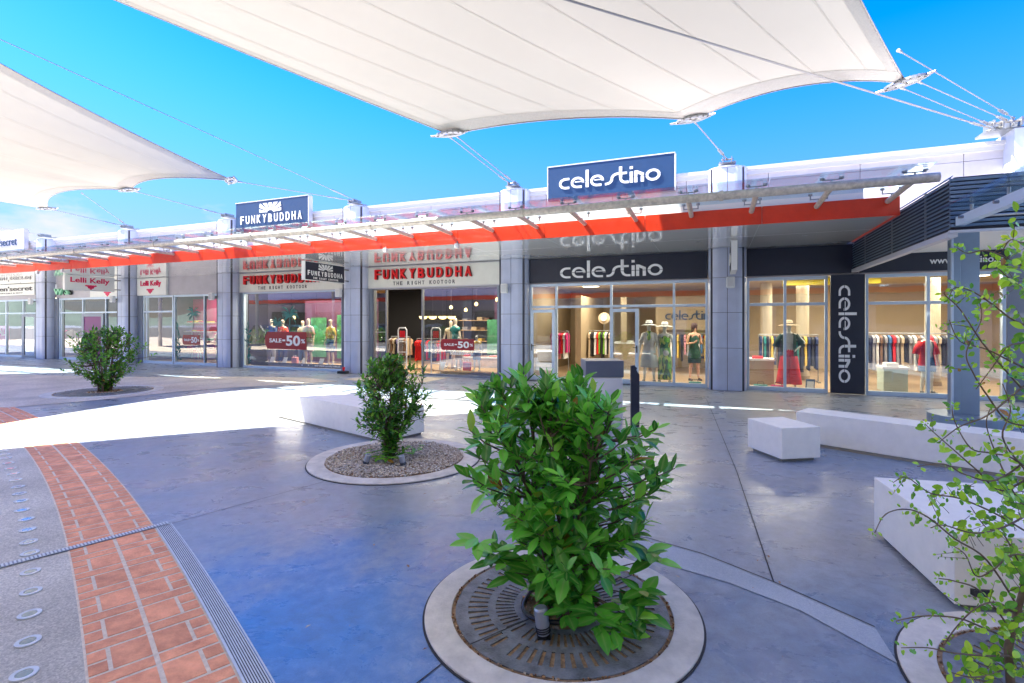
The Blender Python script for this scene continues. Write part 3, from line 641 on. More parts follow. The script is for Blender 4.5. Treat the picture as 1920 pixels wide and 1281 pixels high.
def sunburst(b, cx, z0, w, h, y, dep):
    n = 7
    for i in range(n):
        a0 = math.pi*(i+.17)/n; a1 = math.pi*(i+.83)/n
        def edge(a):
            c, s_ = math.cos(a), math.sin(a); k = min(1/abs(c) if abs(c) > 1e-6 else 9, 1/s_ if s_ > 1e-6 else 9); return (cx+c*k*w/2, z0+s_*k*h)
        def inn(a): return (cx+.28*math.cos(a)*w/2, z0+.22*math.sin(a)*h)
        b.vprism([inn(a0), edge(a0), edge(a1), inn(a1)], y-dep, y)
    return b
def board(t, s0, s1, z0, z1, y0, y1, m, bev=.006, nm='board'): b = F(); b.box(s0, s1, y0, y1, z0, z1); return b.build(nm, m, t, bevel=bev)
# roof signs
t = fthing('roof_sign', 'navy roof sign with white stencil lettering above the canopy', 'sign', 2.77, 0, 5.3)
board(t, 1.03, 4.51, 5.20, 6.17, -.16, -.02, M['navy']); b = F(); b.box(1.01, 4.53, -.17, -.01, 6.17, 6.20); b.box(4.51, 4.55, -.165, -.01, 5.2, 6.17); b.box(1.0, 1.03, -.165, -.01, 5.2, 6.17); b.build('edge_trim', M['coping'], t)
celestino(F(), 1.36, 4.16, 5.50, 5.98, -.161, .02).build('lettering', M['lettw'], t); b = F(); b.box(1.36, 4.16, -.1825, -.1815, 5.648, 5.660); b.build('letter_slit', M['navy'], t)
t = fthing('roof_sign', 'navy roof sign with white sunburst emblem above narrow capitals', 'sign', -9.5, 0, 5.3)
board(t, -11.23, -7.75, 5.10, 6.16, -.3, -.12, M['navy']); b = F(); b.box(-11.25, -7.73, -.31, -.11, 6.16, 6.19); b.box(-7.75, -7.71, -.3, -.11, 5.1, 6.16); b.build('edge_trim', M['coping'], t)
b = F().spaced('FUNKYBUDDHA', -10.98, -8.02, 5.36, 5.66, -.301, .02, .01); b.build('lettering', M['lettw'], t)
sunburst(F(), -9.5, 5.72, 1.05, .34, -.301, .02).build('emblem', M['lettw'], t)
t = fthing('roof_sign', 'pale blue roof sign with thin dark lettering at the far left', 'sign', -27, 0, 5.3)
board(t, -29.4, -25.2, 5.2, 6.2, -.3, -.12, M['parapet']); b = F().text("women'secret", -29.1, -25.8, 5.45, 5.85, -.301, .02); b.build('lettering', M['navy'], t)
# fascia signs
t = fthing('fascia_sign', 'dark fascia sign with white stencil lettering above the open double doors', 'sign', 2.77, 0, 2.85)
board(t, .43, 5.32, 2.86, 3.55, -.09, -.003, M['dark']); b = F()
for x in (1.25, 4.3): b.box(x-.003, x+.003, -.0915, -.0902, 2.86, 3.55)
b.build('panel_joints', M['core'], t)
celestino(F(), 1.37, 4.21, 2.965, 3.445, -.092, .03).build('lettering', M['lettw'], t); b = F(); b.box(1.37, 4.21, -.1235, -.1225, 3.113, 3.125); b.build('letter_slit', M['dark'], t)
t = fthing('fascia_board', 'blank dark fascia board above the window left of the tall panel', 'fascia board', 7.4, 0, 2.85)
board(t, 6.25, 8.62, 2.87, 3.55, -.09, -.003, M['dark'])
t = fthing('fascia_sign', 'dark fascia sign with white web address behind the blue grey post', 'sign', 10, 0, 2.85)
board(t, 8.66, 11.35, 2.87, 3.50, -.09, -.003, M['dark'])
b = F().text('www.celestino.gr', 9.98, 11.30, 2.97, 3.16, -.091, .015, .01); b.build('lettering', M['lettw'], t)
t = fthing('panel_sign', 'tall dark panel with white stencil lettering reading downwards', 'sign', 8.4, 0, 0)
board(t, 8.06, 8.75, .03, 2.83, -.13, -.035, M['dark'])
celestino(F(), 8.22, 8.58, .28, 2.58, -.131, .02, True).build('lettering', M['lettw'], t); b = F(); b.box(8.331, 8.341, -.1525, -.1515, .28, 2.58); b.build('letter_slit', M['dark'], t)
def fb_sign(s0, s1, l0, l1, k0, k1, lab):
    t = fthing('fascia_sign', lab, 'sign', (s0+s1)/2, 0, 2.85)
    board(t, s0, s1, 2.86, 3.54, -.08, -.003, M['cream']); b = F(); b.box(s0, s1, -.1, -.003, 2.83, 2.858); b.box(s0, s1, -.1, -.003, 3.541, 3.56); b.build('edge_trim', M['coping'], t)
    F().spaced('FUNKYBUDDHA', l0, l1, 3.13, 3.45, -.12, .07, .014).build('red_letters', M['lettr'], t)
    F().spaced('FUNKYBUDDHA', l0+.012, l1+.012, 3.125, 3.445, -.08, .038, .014).build('letter_backs', M['black'], t)
    F().spaced('THE RIGHT KOOTOOR', k0, k1, 2.93, 3.05, -.081, .008, .012).build('small_letters', M['lettk'], t)
fb_sign(-5.35, -.52, -5.02, -1.45, -4.35, -2.05, 'pale fascia sign with raised red letters over the shop entrance')
fb_sign(-11.32, -6.3, -11.0, -7.43, -10.35, -8.0, 'pale fascia sign with raised red letters over the mannequin window')
def flower(b, cx, z, k, y):
    for dx, dz, r in ((0, .35, .42), (-.42, .42, .3), (.42, .42, .3), (-.8, .5, .22), (.8, .5, .22), (-.3, .12, .25), (.3, .12, .25), (0, -.12, .22)):
        b.vprism([(cx+k*(dx+r*math.cos(q*.5236)), z+k*(dz+.7*r*math.sin(q*.5236))) for q in range(12)], y-.01-.0007*abs(dx+dz*3), y)
    return b
t = fthing('fascia_sign', 'white fascia sign with pink lettering and winged flower, flat on the wall', 'sign', -16.3, 0, 2.85)
board(t, -17.25, -15.42, 2.84, 3.56, -.10, -.003, M['whiteboard']); F().text('Lelli Kelly', -17.0, -15.72, 3.17, 3.45, -.101, .02, .015).build('lettering', M['pink'], t)
flower(F(), -16.4, 2.97, .22, -.101).build('emblem', M['pink'], t)
t = fthing('fascia_sign', 'white fascia board mostly hidden behind the hanging pink sign', 'sign', -19.3, 0, 2.85)
board(t, -20.6, -18.3, 2.84, 3.56, -.03, -.003, M['whiteboard']); flower(F(), -19.35, 2.92, .24, -.031).build('emblem', M['pink'], t)
t = fthing('wall_letters', 'two pale green raised letters on the lilac fascia', 'sign', -22.6, 0, 2.85)
F().text("W S", -23.0, -21.9, 2.98, 3.27, -.12, .09, .03).build('green_letters', mat('mint_lettering', (.25, .62, .38), .4), t); F().text("W S", -22.97, -21.87, 2.97, 3.26, -.03, .03, .03).build('letter_backs', M['black'], t)
t = fthing('fascia_sign', 'mint white fascia sign with dark lowercase lettering at the far left', 'sign', -27, 0, 2.85)
board(t, -29.6, -24.35, 3.02, 3.56, -.3, -.1, M['whiteboard']); F().text("women'secret", -28.9, -24.5, 3.23, 3.45, -.301, .02, .01).build('lettering', M['lettk'], t)
F().text('COMFORTABLE & SEXY', -28.0, -25.3, 3.10, 3.15, -.301, .01).build('small_letters', M['lettk'], t)
# blade signs (boards at right angles to the wall)
def blade(s, d0, d1, z0, z1, m, lab, th=.13, face=1):
    t = fthing('hanging_sign', lab, 'hanging sign', s, (d0+d1)/2, z0)
    b = F(); b.box(s-th/2, s+th/2, -d1, -d0, z0, z1); b.build('casing', M['white'], t, bevel=.008)
    b = F(); b.box(s+th/2, s+th/2+.006, -d1+.03, -d0-.02, z0+.02, z1-.02); b.box(s-th/2-.006, s-th/2, -d1+.03, -d0-.02, z0+.02, z1-.02); b.build('face', m, t)
    b = F(); b.box(s-.02, s+.02, -d0, -.30, z1-.12, z1-.08); b.box(s-.02, s+.02, -d0, -.30, z0+.08, z0+.12); b.build('bracket', M['bright'], t)
    return t
def side_text(t, s, parts, sgn=1):
    # lettering drawn in x,z then turned onto the side face
    for nm, mb, m in parts:
        # mb built with x running from 0 outwards; turn: x -> -y (towards camera end first)
        o = MB(FM @ Matrix.Translation(Vector((s, 0, 0))) @ Matrix.Rotation(R(90)*sgn, 4, 'Z')); o.v = mb.v; o.f = mb.f; o.build(nm, m, t)
t = blade(-5.9, .68, 2.43, 2.98, 3.55, M['dark'], 'dark hanging sign with white sunburst between the two red lettered signs')
# face normal +s: letters read from near end (d=2.43) to far end (d=.68): local x = y (into building)
side_text(t, -5.9+.072, [('lettering', MB().spaced('FUNKYBUDDHA', -2.32, -.80, 3.13, 3.28, -.0, .012, .02), M['lettw']), ('small_letters', MB().spaced('THE RIGHT KOOTOOR', -2.1, -1.0, 3.03, 3.09, 0, .01, .02), M['lettw']), ('emblem', sunburst(MB(), -1.56, 3.31, .62, .19, 0, .012), M['lettw'])])
t = blade(-17.8, .68, 2.43, 2.97, 3.56, M['whiteboard'], 'white hanging sign with pink lettering and winged flower')
side_text(t, -17.8+.072, [('lettering', MB().text('Lelli Kelly', -2.25, -.88, 3.22, 3.48, 0, .012, .02), M['pink']), ('emblem', flower(MB(), -1.55, 3.07, .2, 0), M['pink'])])
t = blade(5.9, .85, 1.93, 2.86, 3.52, M['dark'], 'white edged hanging sign seen almost end on beside the dark fascia')
side_text(t, 5.9-.072, [('lettering', celestino(MB(), .95, 1.85, 3.05, 3.3, 0, .012), M['lettw'])], -1)

# window stickers
def sale(s0, s1, z0, z1, lab, extra=None):
    t = fthing('sale_sticker', lab, 'sale sticker', (s0+s1)/2, 0, z0); w_ = s1-s0; h = z1-z0; y = .006
    b = F(); b.vprism([(s0, z0+h*.3), (s0+w_*.06, z0), (s1, z0), (s1, z1), (s0+w_*.06, z1), (s0, z1-h*.3)], y, y+.006); b.build('sticker', M['salered'], t)
    b = F(); b.text('SALE', s0+w_*.11, s0+w_*.41, z0+h*.38, z0+h*.62, y, .004, .03); b.box(s0+w_*.43, s0+w_*.50, y-.004, y, z0+h*.46, z0+h*.56); b.text('50', s0+w_*.52, s0+w_*.86, z0+h*.2, z0+h*.80, y, .004, .03); b.text('%', s0+w_*.88, s0+w_*.97, z0+h*.36, z0+h*.6, y, .004, .02); b.build('lettering', M['lettw'], t)
    if extra: F().text(extra, s0+w_*.3, s1-w_*.03, z0-h*.42, z0-h*.1, y, .004, .02).build('small_letters', M['lettw'], t)
sale(-10.10, -8.12, .72, 1.36, 'dark red sale sticker on the wide mannequin window')
sale(-2.62, -1.43, .83, 1.18, 'dark red sale sticker on the glass before the child mannequins', 'kids&teens')
sale(-14.6, -13.6, .80, 1.2, 'small dark red sale sticker beside the palm leaf stickers')
t = tag(F().text('SHOP ONLINE www.funky-buddha.com', -7.75, -6.6, .12, .19, .018, .004, .01).build('window_lettering', M['lettw']), 'tiny white web lettering low on the mannequin window', 'lettering')
def palm_sticker(s, z0, h, lab, seed):
    rg = random.Random(seed); b = F()
    for k in range(13):
        a = R(-30+240*k/12+rg.uniform(-6, 6)); L = h*rg.uniform(.35, .5); x, z = s, z0+h*.6; pts = []
        for j in range(5): pts.append((x, z)); x += math.cos(a)*L/4; z += math.sin(a)*L/4; a += (-.28 if math.cos(a) > 0 else .28)
        P = [(p[0], p[1]+.035*h*(1-abs(i-1.5)/3)) for i, p in enumerate(pts)]+[(p[0], p[1]-.035*h) for p in reversed(pts)]
        b.vprism(P, .007+k*.0002, .009+k*.0002)
    b.vprism([(s-.015*h, z0), (s+.015*h, z0), (s+.02*h, z0+h*.6), (s-.01*h, z0+h*.6)], .0065, .009)
    o = b.build('palm_sticker', M['teal']); tag(o, lab, 'window sticker', 'palm leaf stickers on the windows')
palm_sticker(-13.95, 1.5, .9, 'teal palm tree sticker above the small sale sticker', 1)
palm_sticker(-8.9, 1.35, 1.0, 'teal palm tree sticker beside the pink shirt mannequin', 2)
palm_sticker(-9.5, 1.2, .75, 'smaller teal palm tree sticker above the wide sale sticker', 3)
for j, (s, lab) in enumerate(((-10.95, 'tall teal foliage sticker at the left edge of the wide mannequin window'), (-14.85, 'tall teal foliage sticker at the left edge of the palm window'))):
    b = F(); rg = random.Random(8+j)
    for k in range(34):
        z = .12+k*.043; a = rg.uniform(-1.1, 1.1)+math.pi/2*rg.choice((1, 1, .6)); L = rg.uniform(.12, .28)
        x = s+rg.uniform(-.06, .02); dx, dz = math.cos(a)*L, abs(math.sin(a))*L
        b.vprism([(x, z), (x+dx*.5-dz*.12, z+dz*.5+dx*.12), (x+dx, z+dz), (x+dx*.5+dz*.12, z+dz*.5-dx*.12)], .006+k*.0001, .009+k*.0001)
    tag(b.build('foliage_sticker', M['teal']), lab, 'window sticker', 'palm leaf stickers on the windows')
t = fthing('sale_sign', 'bright pink sale notice behind the far left window', 'sale notice', -27.6, -.2, 0)
b = F(); b.box(-28.6, -27.35, .08, .09, .5, 1.55); b.build('board', mat('pink_board', (.75, .05, .45), .5), t); F().text('SALE', -28.5, -27.45, 1.05, 1.4, .079, .01, .02).build('lettering', M['lettw'], t)

# speakers on the columns
for i, (s, lab) in enumerate(((-24.1, 'white wall speaker on the leftmost rounded column'), (-18.1, 'white wall speaker below the pink hanging sign'), (-12.2, 'white wall speaker left of the mannequin window'), (-6.2, 'white wall speaker below the sunburst hanging sign'), (-.18, 'white wall speaker on the column between red and dark signs'), (5.86, 'white wall speaker on the column right of the double doors'))):
    t = fthing('wall_speaker', lab, 'speaker', s, .5, 2.55, 'white speakers on the columns')
    b = F(); b.box(s-.10, s+.10, -.62, -.48, 2.55, 2.83); b.build('casing', M['white'], t, bevel=.03)
    b = F(); b.box(s-.07, s+.07, -.624, -.6205, 2.59, 2.79); b.build('grille', mat('grille', (.6, .6, .6), .6), t)
    b = F(); b.box(s-.02, s+.02, -.48, -.36, 2.66, 2.72); b.build('bracket', M['bright'], t)

# ------------------------------------------------------------------ red canopy with its glass edge
CE = 8.46; CLft = -34
can = fthing('shop_canopy', 'long red edged canopy with glass brow and steel tube rail', 'canopy', -6, 2, 3.55)
b = F(); s = CE
while s > CLft:
    e = s-1.07*2; b.box(e+.004, s-.004, -3.57, -3.54, 3.55, 3.88); s = e
b.build('red_fascia', M['red'], can); b = F(); b.box(CE-.03, CE, -3.539, -.36, 3.55, 3.88); b.build('red_end', M['red'], can)
b = F(); s = CE-.031
while s > CLft:
    e = s-2.14
    for y0, y1 in ((-3.538, -2.0), (-1.99, -.0)): b.box(e+.006, s, y0, y1, 3.575, 3.60)
    s = e
b.build('soffit_panels', M['soffit'], can)
b = F(); b.box(CLft, CE-.05, -3.53, -.01, 3.605, 3.86); b.build('canopy_roof', M['coping'], can)
b = F(); b.box(CLft, CE-.5, -3.42, -3.37, 3.86, 4.11); b.build('glass_glare_strip', M['white'], can)  # white strip added in place of the bright band that the glass shows
# soffit downlights and hooks
for k in range(16):
    s = 7.3-k*2.14
    b = F(); b.box(s-.05, s+.05, -1.7, -1.66, 3.567, 3.575); b.box(s-.008, s+.008, -.62, -.60, 3.56, 3.575); b.build('soffit_fixing', M['bright'], can)
b = F(); b.tube([(CLft, -4.84, 3.85), (CE+.12, -4.84, 3.85)], .072, 16); b.build('tube_rail', M['steel'], can, smooth=False)
can_arms = []
for k in range(38):
    s = 8.28-1.07*k
    b = F(); b.tube([(s, -3.56, 3.80), (s, -4.80, 3.84)], .045, 12); b.build('canopy_arm', M['steel'], can)
def fitting(s, y, z):
    b = F()
    for q in (-.13, .13):
        b.tube([(s+q, y, z+.01), (s+q, y, 3.975)], .012, 6); b.tube([(s+q, y, 3.955), (s+q, y, 3.985)], .035, 8)
    b.tube([(s-.13, y, z+.02), (s+.13, y, z+.02)], .010, 6); b.tube([(s, y, z-.06), (s, y, z+.02)], .014, 6); return b
for k in range(34):
    s = 8.28-1.07*k; fitting(s, -4.86, 3.93).build('glass_clamp', M['bright'], can); fitting(s, -3.78, 3.87).build('glass_clamp', M['bright'], can)
for k in range(17):
    s = 8.45-2.14*k; b = F(); b.box(s-2.13, s, -5.17, -3.6, 3.985, 4.0); b.build('glass_sheet', M['canglass'], can)
for k in range(12):
    s = 5.6-3.6*k; b = F(); b.tube([(s-.03, -4.84, 3.85), (s+.03, -4.84, 3.85)], .088, 16); b.build('rail_collar', M['steel'], can)
for i, s in enumerate((-.1, -2.1, -15.5, -17.0)):
    t = fthing('canopy_spotlight', ('small white spotlight under the canopy edge left of the dark sign', 'small white spotlight under the canopy edge above the red letters', 'small white spotlight under the canopy edge above the flat pink sign', 'small white spotlight under the canopy edge above the pink hanging sign')[i], 'spotlight', s, 3.6, 3.45, 'small spotlights under the canopy edge')
    b = F(); b.box(s-.05, s+.05, -3.66, -3.575, 3.44, 3.55); b.build('head', M['white'], t, bevel=.012); b = F(); b.tube([(s, -3.60, 3.55), (s, -3.60, 3.60)], .012, 6); b.build('stem', M['bright'], t)

# ------------------------------------------------------------------ louvred screen, post and side glass canopy at the right
t = fthing('louvred_screen', 'blue grey louvred screen box projecting from the shops at the right', 'louvred screen', 8.6, 3, 2.95)
b = F(); n = 13
for k in range(n):
    z = 3.0+k*.057
    b.add([(8.50, -5.42, z), (8.50, -.02, z), (8.535, -.02, z+.04), (8.535, -5.42, z+.04), (8.505, -5.42, z-.006), (8.505, -.02, z-.006), (8.54, -.02, z+.034), (8.54, -5.42, z+.034)], [(0, 3, 2, 1), (4, 5, 6, 7), (0, 1, 5, 4), (2, 3, 7, 6)])
b.build('side_slats', M['louvre'], t)
b = F()
for k in range(n-1):
    z = 3.0+k*.057+.01
    b.box(8.50, 15, -5.45, -5.41, z, z+.038)
b.build('front_slats', M['louvre'], t)
b = F(); b.box(8.56, 15, -5.40, -5.37, 2.97, 3.70); b.box(8.56, 8.59, -5.36, -.02, 2.97, 3.70); b.build('backing', M['core'], t)
b = F(); b.box(8.49, 8.6, -5.40, -.02, 2.88, 2.955); b.box(8.49, 15, -5.46, -5.401, 2.93, 2.965); b.build('bottom_rail', M['coping'], t)
b = F()
for d_ in (1.0, 2.8, 4.4): b.box(8.545, 8.558, -d_-.03, -d_+.03, 2.96, 3.72)
b.build('slat_brackets', M['bright'], t)
b = F()
for k in range(30): b.box(8.62, 15, -5.3+k*.175, -5.3+k*.175+.165, 3.28, 3.30)
b.build('ceiling_planks', M['white'], t)
t = fthing('steel_post', 'broad blue grey steel post with a cylindrical foot at the right', 'post', 9.42, 3.42, 0)
b = F(); b.box(9.20, 9.30, -3.54, -3.30, .1, 3.27); b.box(9.24, 9.56, -3.51, -3.33, .1, 3.27); b.build('shaft', M['post'], t, bevel=.006)
b = F(); b.box(9.17, 9.198, -3.56, -3.52, .1, 3.27); b.build('flange', M['frame'], t)
b = F(); b.loft([(9.45, -3.42, 0, .55, .55), (9.45, -3.42, .16, .55, .55), (9.45, -3.42, .165, .53, .53)], 40); b.build('foot', M['post'], t, smooth=False)
t = fthing('side_canopy', 'glass side canopy on pale steel beams at the top right', 'canopy', 10, 6.5, 3)
b = F()
for s in (8.60, 9.9, 11.2, 12.5): b.box(s-.05, s+.05, -8.2, -5.47, 3.02, 3.14)
b.build('beam', M['frame'], t)
b = F()
for y in (-5.7, -6.6, -7.5): b.tube([(8.5, y, 3.10), (14, y, 3.10)], .02, 8)
b.build('tie_rod', M['bright'], t)
b = F(); b.box(8.35, 14, -8.4, -5.5, 3.24, 3.26); b.build('glass_sheet', M['canglass'], t)
b = F()
for s in (8.60, 9.9, 11.2, 12.5):
    for y in (-5.8, -6.7, -7.6): b.tube([(s, y, 3.14), (s, y, 3.24)], .02, 8); b.tube([(s, y, 3.262), (s, y, 3.272)], .04, 10)
b.build('glass_clamp', M['bright'], t)
t = fthing('square_spotlight', 'small white square spotlight hanging beside the blue grey post', 'spotlight', 9.5, 4.9, 3.1)
b = F(); b.box(9.3, 9.45, -5.2, -5.0, 3.0, 3.18); b.build('head', M['white'], t, bevel=.01); b = F(); b.tube([(9.37, -5.1, 3.18), (9.37, -5.1, 3.28)], .015, 6); b.build('stem', M['bright'], t)

# ------------------------------------------------------------------ tensile sails
def V(*a): return Vector(a)
def curve_pts(a, b, sag, n):
    return [a.lerp(b, i/n)+sag*(4*(i/n)*(1-i/n)) for i in range(n+1)]
def sail(name, lab, clamps, rl, rr, sagf, sagl, sagr, seams, nper=22, nv=36):
    front = []
    for i in range(len(clamps)-1):
        c = curve_pts(clamps[i], clamps[i+1], sagf[i], nper); front += c if i == 0 else c[1:]
    nu = len(front)-1
    left = curve_pts(clamps[0], rl, sagl, nv); right = curve_pts(clamps[-1], rr, sagr, nv)
    rear = curve_pts(rl, rr, V(0, 0, -.3), nu)
    def S(u, v):
        fu = u*nu; i = min(int(fu), nu-1); q = fu-i; fv = v*nv; j = min(int(fv), nv-1); p = fv-j
        f = front[i].lerp(front[i+1], q); r_ = rear[i].lerp(rear[i+1], q); l = left[j].lerp(left[j+1], p); g_ = right[j].lerp(right[j+1], p)
        c = (clamps[0]*(1-u)*(1-v)+clamps[-1]*u*(1-v)+rl*(1-u)*v+rr*u*v)
        return f*(1-v)+r_*v+l*(1-u)+g_*u-c + V(0, 0, -.25*math.sin(math.pi*u)*math.sin(math.pi*min(1, v*1.2)))
    mid = sum(clamps, V(0, 0, 0))/len(clamps)
    t = thing(name, lab, 'shade sail', mid)
    b = MB(); G = [[S(i/nu, (j/nv)**1.6) for j in range(nv+1)] for i in range(nu+1)]
    b.add([p for row in G for p in row], [(i*(nv+1)+j, (i+1)*(nv+1)+j, (i+1)*(nv+1)+j+1, i*(nv+1)+j+1) for i in range(nu) for j in range(nv)])
    o = b.build('membrane', M['sail'], t, smooth=True)
    b = MB()
    for u in seams:
        P = [S(u, (j/nv)**1.6)-V(0, 0, .006) for j in range(nv+1)]; Q = [S(u+.0022, (j/nv)**1.6)-V(0, 0, .006) for j in range(nv+1)]
        b.add(P+Q, [(j, j+1, nv+2+j, nv+1+j) for j in range(nv)])
    b.build('seams', M['hem'], o, smooth=True)
    # hem: second fabric layer along the free edges, with the edge cable inside
    b = MB()
    for fn in (lambda q, w_: S(q, w_), lambda q, w_: S(w_*.62, q), lambda q, w_: S(1-w_*.9, q)):
        P = [fn(i/60, 0.001) for i in range(61)]; Q = [fn(i/60, .028) for i in range(61)]
        b.add([p-V(0, 0, .005) for p in P]+[p-V(0, 0, .010) for p in Q], [(i, i+1, 62+i, 61+i) for i in range(60)])
    b.build('hem', M['hemf'], o, smooth=True)
    b = MB(); b.tube(front, .016, 6); b.tube(left, .016, 6); b.tube(right, .016, 6); b.build('edge_cable', M['cable'], o, smooth=True)
    return t, S, nu
m = M['hemf'] = mat('sail_hem', (.60, .57, .52), .75, var=.08, scale=30)
MAST = V(-16, 7, 10.7)
CL1 = [V(-1.36, 11.24, 5.87), V(3.77, 10.55, 5.92), V(6.95, 8.93, 5.92)]
s1, S1f, nu1 = sail('shade_sail', 'large white tensile sail overhead with three clamped corners', CL1, MAST, V(-3.6, -1, 9), [V(-.1, -.42, .02), V(-.2, -.45, .10)], V(-.35, .45, .15), V(-.1, .35, .05), [.06, .17, .27, .38, .5, .6, .71, .82, .93])
CL2 = [V(-17.0, 18.6, 5.87), V(-12.1, 16.1, 5.9), V(-8.2, 14.9, 5.87)]
s2, S2f, nu2 = sail('shade_sail', 'smaller white tensile sail at the left edge', CL2, V(-32, 17, 9), MAST, [V(-.3, -.65, .12), V(-.3, -.5, .08)], V(0, -.8, -.3), V(-1.5, 1.6, .35), [.08, .2, .32, .44, .56, .68, .8, .91])
s3, _f, _n = sail('shade_sail', 'white tensile sail added behind the viewer for warm fill, mirrored in the glass', [V(-22, -16, 6.2), V(-6, -19, 6.2), V(8, -21, 6.2), V(21, -18, 6.4)], V(-17, 2.5, 9.8), V(16, 1, 8.6), [V(0, 1, .2)]*3, V(.8, 0, -.2), V(-.8, 0, -.2), [.1, .2, .3, .4, .5, .6, .7, .8, .9])  # added out of view: its translucent cloth sends warm light into the shade
def clamp(t, p, tgt, inward, w_=.36):
    e = (tgt-p).normalized(); u = e.cross(V(0, 0, 1)).normalized(); n_ = u.cross(e).normalized()
    b = MB(); pts = []
    def W(x, y, z=0): return tuple(p+u*x+e*y+n_*z)
    prof = [(w_*math.cos(a), -.55*w_*math.sin(a)) for a in [math.pi*k/14 for k in range(15)]]
    inn = [(x*.45, y*.5-.015) for x, y in prof]
    vs = [W(x, y, -.02) for x, y in prof]+[W(x, y, -.02) for x, y in inn]+[W(x, y, .02) for x, y in prof]+[W(x, y, .02) for x, y in inn]
    fs = []; k = 15
    for i in range(14): fs += [(i, i+1, k+i+1, k+i), (2*k+i, 3*k+i, 3*k+i+1, 2*k+i+1), (i, 2*k+i, 2*k+i+1, i+1), (k+i, k+i+1, 3*k+i+1, 3*k+i)]
    b.add(vs, fs)
    c8 = [W(x, y, z) for z in (-.02, .02) for x, y in ((-w_, 0), (w_, 0), (w_*.3, .10), (-w_*.3, .10))]
    b.add(c8, [(0, 3, 2, 1), (4, 5, 6, 7), (0, 1, 5, 4), (1, 2, 6, 5), (2, 3, 7, 6), (3, 0, 4, 7)])
    o = b.build('clamp_plate', M['bright'], t)
    b = MB()
    for i in range(1, 14, 2): x, y = prof[i]; b.tube([W(x*.86, y*.86, -.035), W(x*.86, y*.86, .035)], .018, 6)
    for sg in (-1, 1): b.tube([W(sg*w_*.8, -.02), W(sg*w_*1.3, -.06)], [.03, .018], 8)
    b.build('bolts', M['cable'], o)
    return e, u
def stay(lab, a, b_, n=1, gap=.09, r=.011, turn=True):
    t = thing('stay_cable', lab, 'cable', b_, 0, 'steel stay cables between the sails and the roof')
    a = Vector(a); b_ = Vector(b_); e = (b_-a).normalized(); u = e.cross(V(0, 0, 1)).normalized(); mb = MB(); tb = MB()
    for i in range(n):
        o = u*gap*(i-(n-1)/2); L = (b_-a).length
        mb.tube([a+o, b_+o], r, 6)
        if turn:
            q = b_-e*min(.75, L*.3)+o
            for sg in (-1, 1): tb.tube([q+u*.03*sg, q+e*.32+u*.03*sg], .011, 6)
            tb.tube([q-e*.14, q], [.012, .028], 8); tb.tube([q+e*.32, q+e*.46], [.028, .012], 8)
            tb.tube([a+o, a+o+e*.12], [.03, .02], 8); tb.tube([b_+o-e*.1, b_+o], [.02, .035], 8)
    mb.build('wire', M['cable'], t)
    if turn: tb.build('turnbuckle', M['bright'], t)
    return t
def anchor(lab, s, n_=1):
    t = fthing('cable_anchor', lab, 'cable anchor', s, .1, 5.7, 'steel anchors on top of the columns')
    b = F(); b.box(s-.2, s+.2, -.35, .25, 5.70, 5.73)
    for q in (-.1, .1): b.box(s+q-.012, s+q+.012, -.42, .0, 5.731, 5.84)
    b.build('plate', M['bright'], t); b = F(); b.tube([(s-.14, -.33, 5.79), (s+.14, -.33, 5.79)], .022, 8)
    for q in (-.16, .16):
        for y in (-.28, .15): b.tube([(s+q, y, 5.73), (s+q, y, 5.76)], .02, 6)
    b.build('bolts', M['cable'], t)
ATOP = lambda s: FW(s, .33, 5.79)
an = ['leftmost', 'second from the left, behind the small tree', 'third from the left, beside the sunburst roof sign', 'between the two sign boards of the roof', 'left of the stencil lettered roof sign', 'right of the stencil lettered roof sign']
AN = [-23.72, -17.74, -11.78, -5.80, -.03, 5.79]
for s, l in zip(AN, an): anchor('steel cable anchor on the column top, %s' % l, s)
G_ = FW(11.2, .40, 5.82)
t = fthing('cable_anchor', 'heavy multi eye cable anchor at the far right roof corner', 'cable anchor', 11.2, .3, 5.7, 'steel anchors on top of the columns')
b = F(); b.box(10.85, 11.6, -.42, .1, 5.75, 5.79)
for q in (10.95, 11.1, 11.25, 11.4): b.box(q-.015, q+.015, -.52, -.05, 5.791, 5.96)
b.build('plate', M['bright'], t); b = F(); b.tube([(10.9, -.45, 5.90), (11.45, -.45, 5.90)], .025, 8); b.tube([(11.0, -.2, 5.79), (11.0, -.2, 6.02)], [.06, .03], 8); b.build('bolts', M['cable'], t)
clamp(s1, CL1[0], ATOP(-.03), None); clamp(s1, CL1[1], ATOP(5.79), None); clamp(s1, CL1[2], G_, None, .36)
clamp(s2, CL2[0], ATOP(-17.74), None, .4); clamp(s2, CL2[1], ATOP(-11.78), None, .4); clamp(s2, CL2[2], ATOP(-5.8), None, .4)
def ofs(p, q, d=.12): return p+(q-p).normalized()*d
stay('twin stay cables from the big sail to the column left of the stencil roof sign', ofs(CL1[0], ATOP(-.03)), ATOP(-.03), 2, .16, .012)
stay('single stay cable from the big sail to the column right of the stencil roof sign', ofs(CL1[1], ATOP(5.79)), ATOP(5.79), 1, r=.015)
stay('twin stay cables from the right sail corner to the far right anchor', ofs(CL1[2], G_), G_, 2, .26, .010)
stay('stay cable from the left sail tip to the column between the roof signs', ofs(CL2[2], ATOP(-5.8)), ATOP(-5.8), 1)
stay('stay cable from the middle left sail clamp to the column beside the sunburst sign', ofs(CL2[1], ATOP(-11.78)), ATOP(-11.78), 1)
stay('stay cable from the lowest left sail clamp to the second column', ofs(CL2[0], ATOP(-17.74)), ATOP(-17.74), 1)
stay('stay cable reaching the leftmost column from beyond the frame', V(-27, 21, 6.6), ATOP(-23.72), 1)
stay('long thin stay cable crossing the blue gap between both sails', V(-16.3, 7, 9.8), FW(-5.7, .3, 5.8), 1, r=.009)
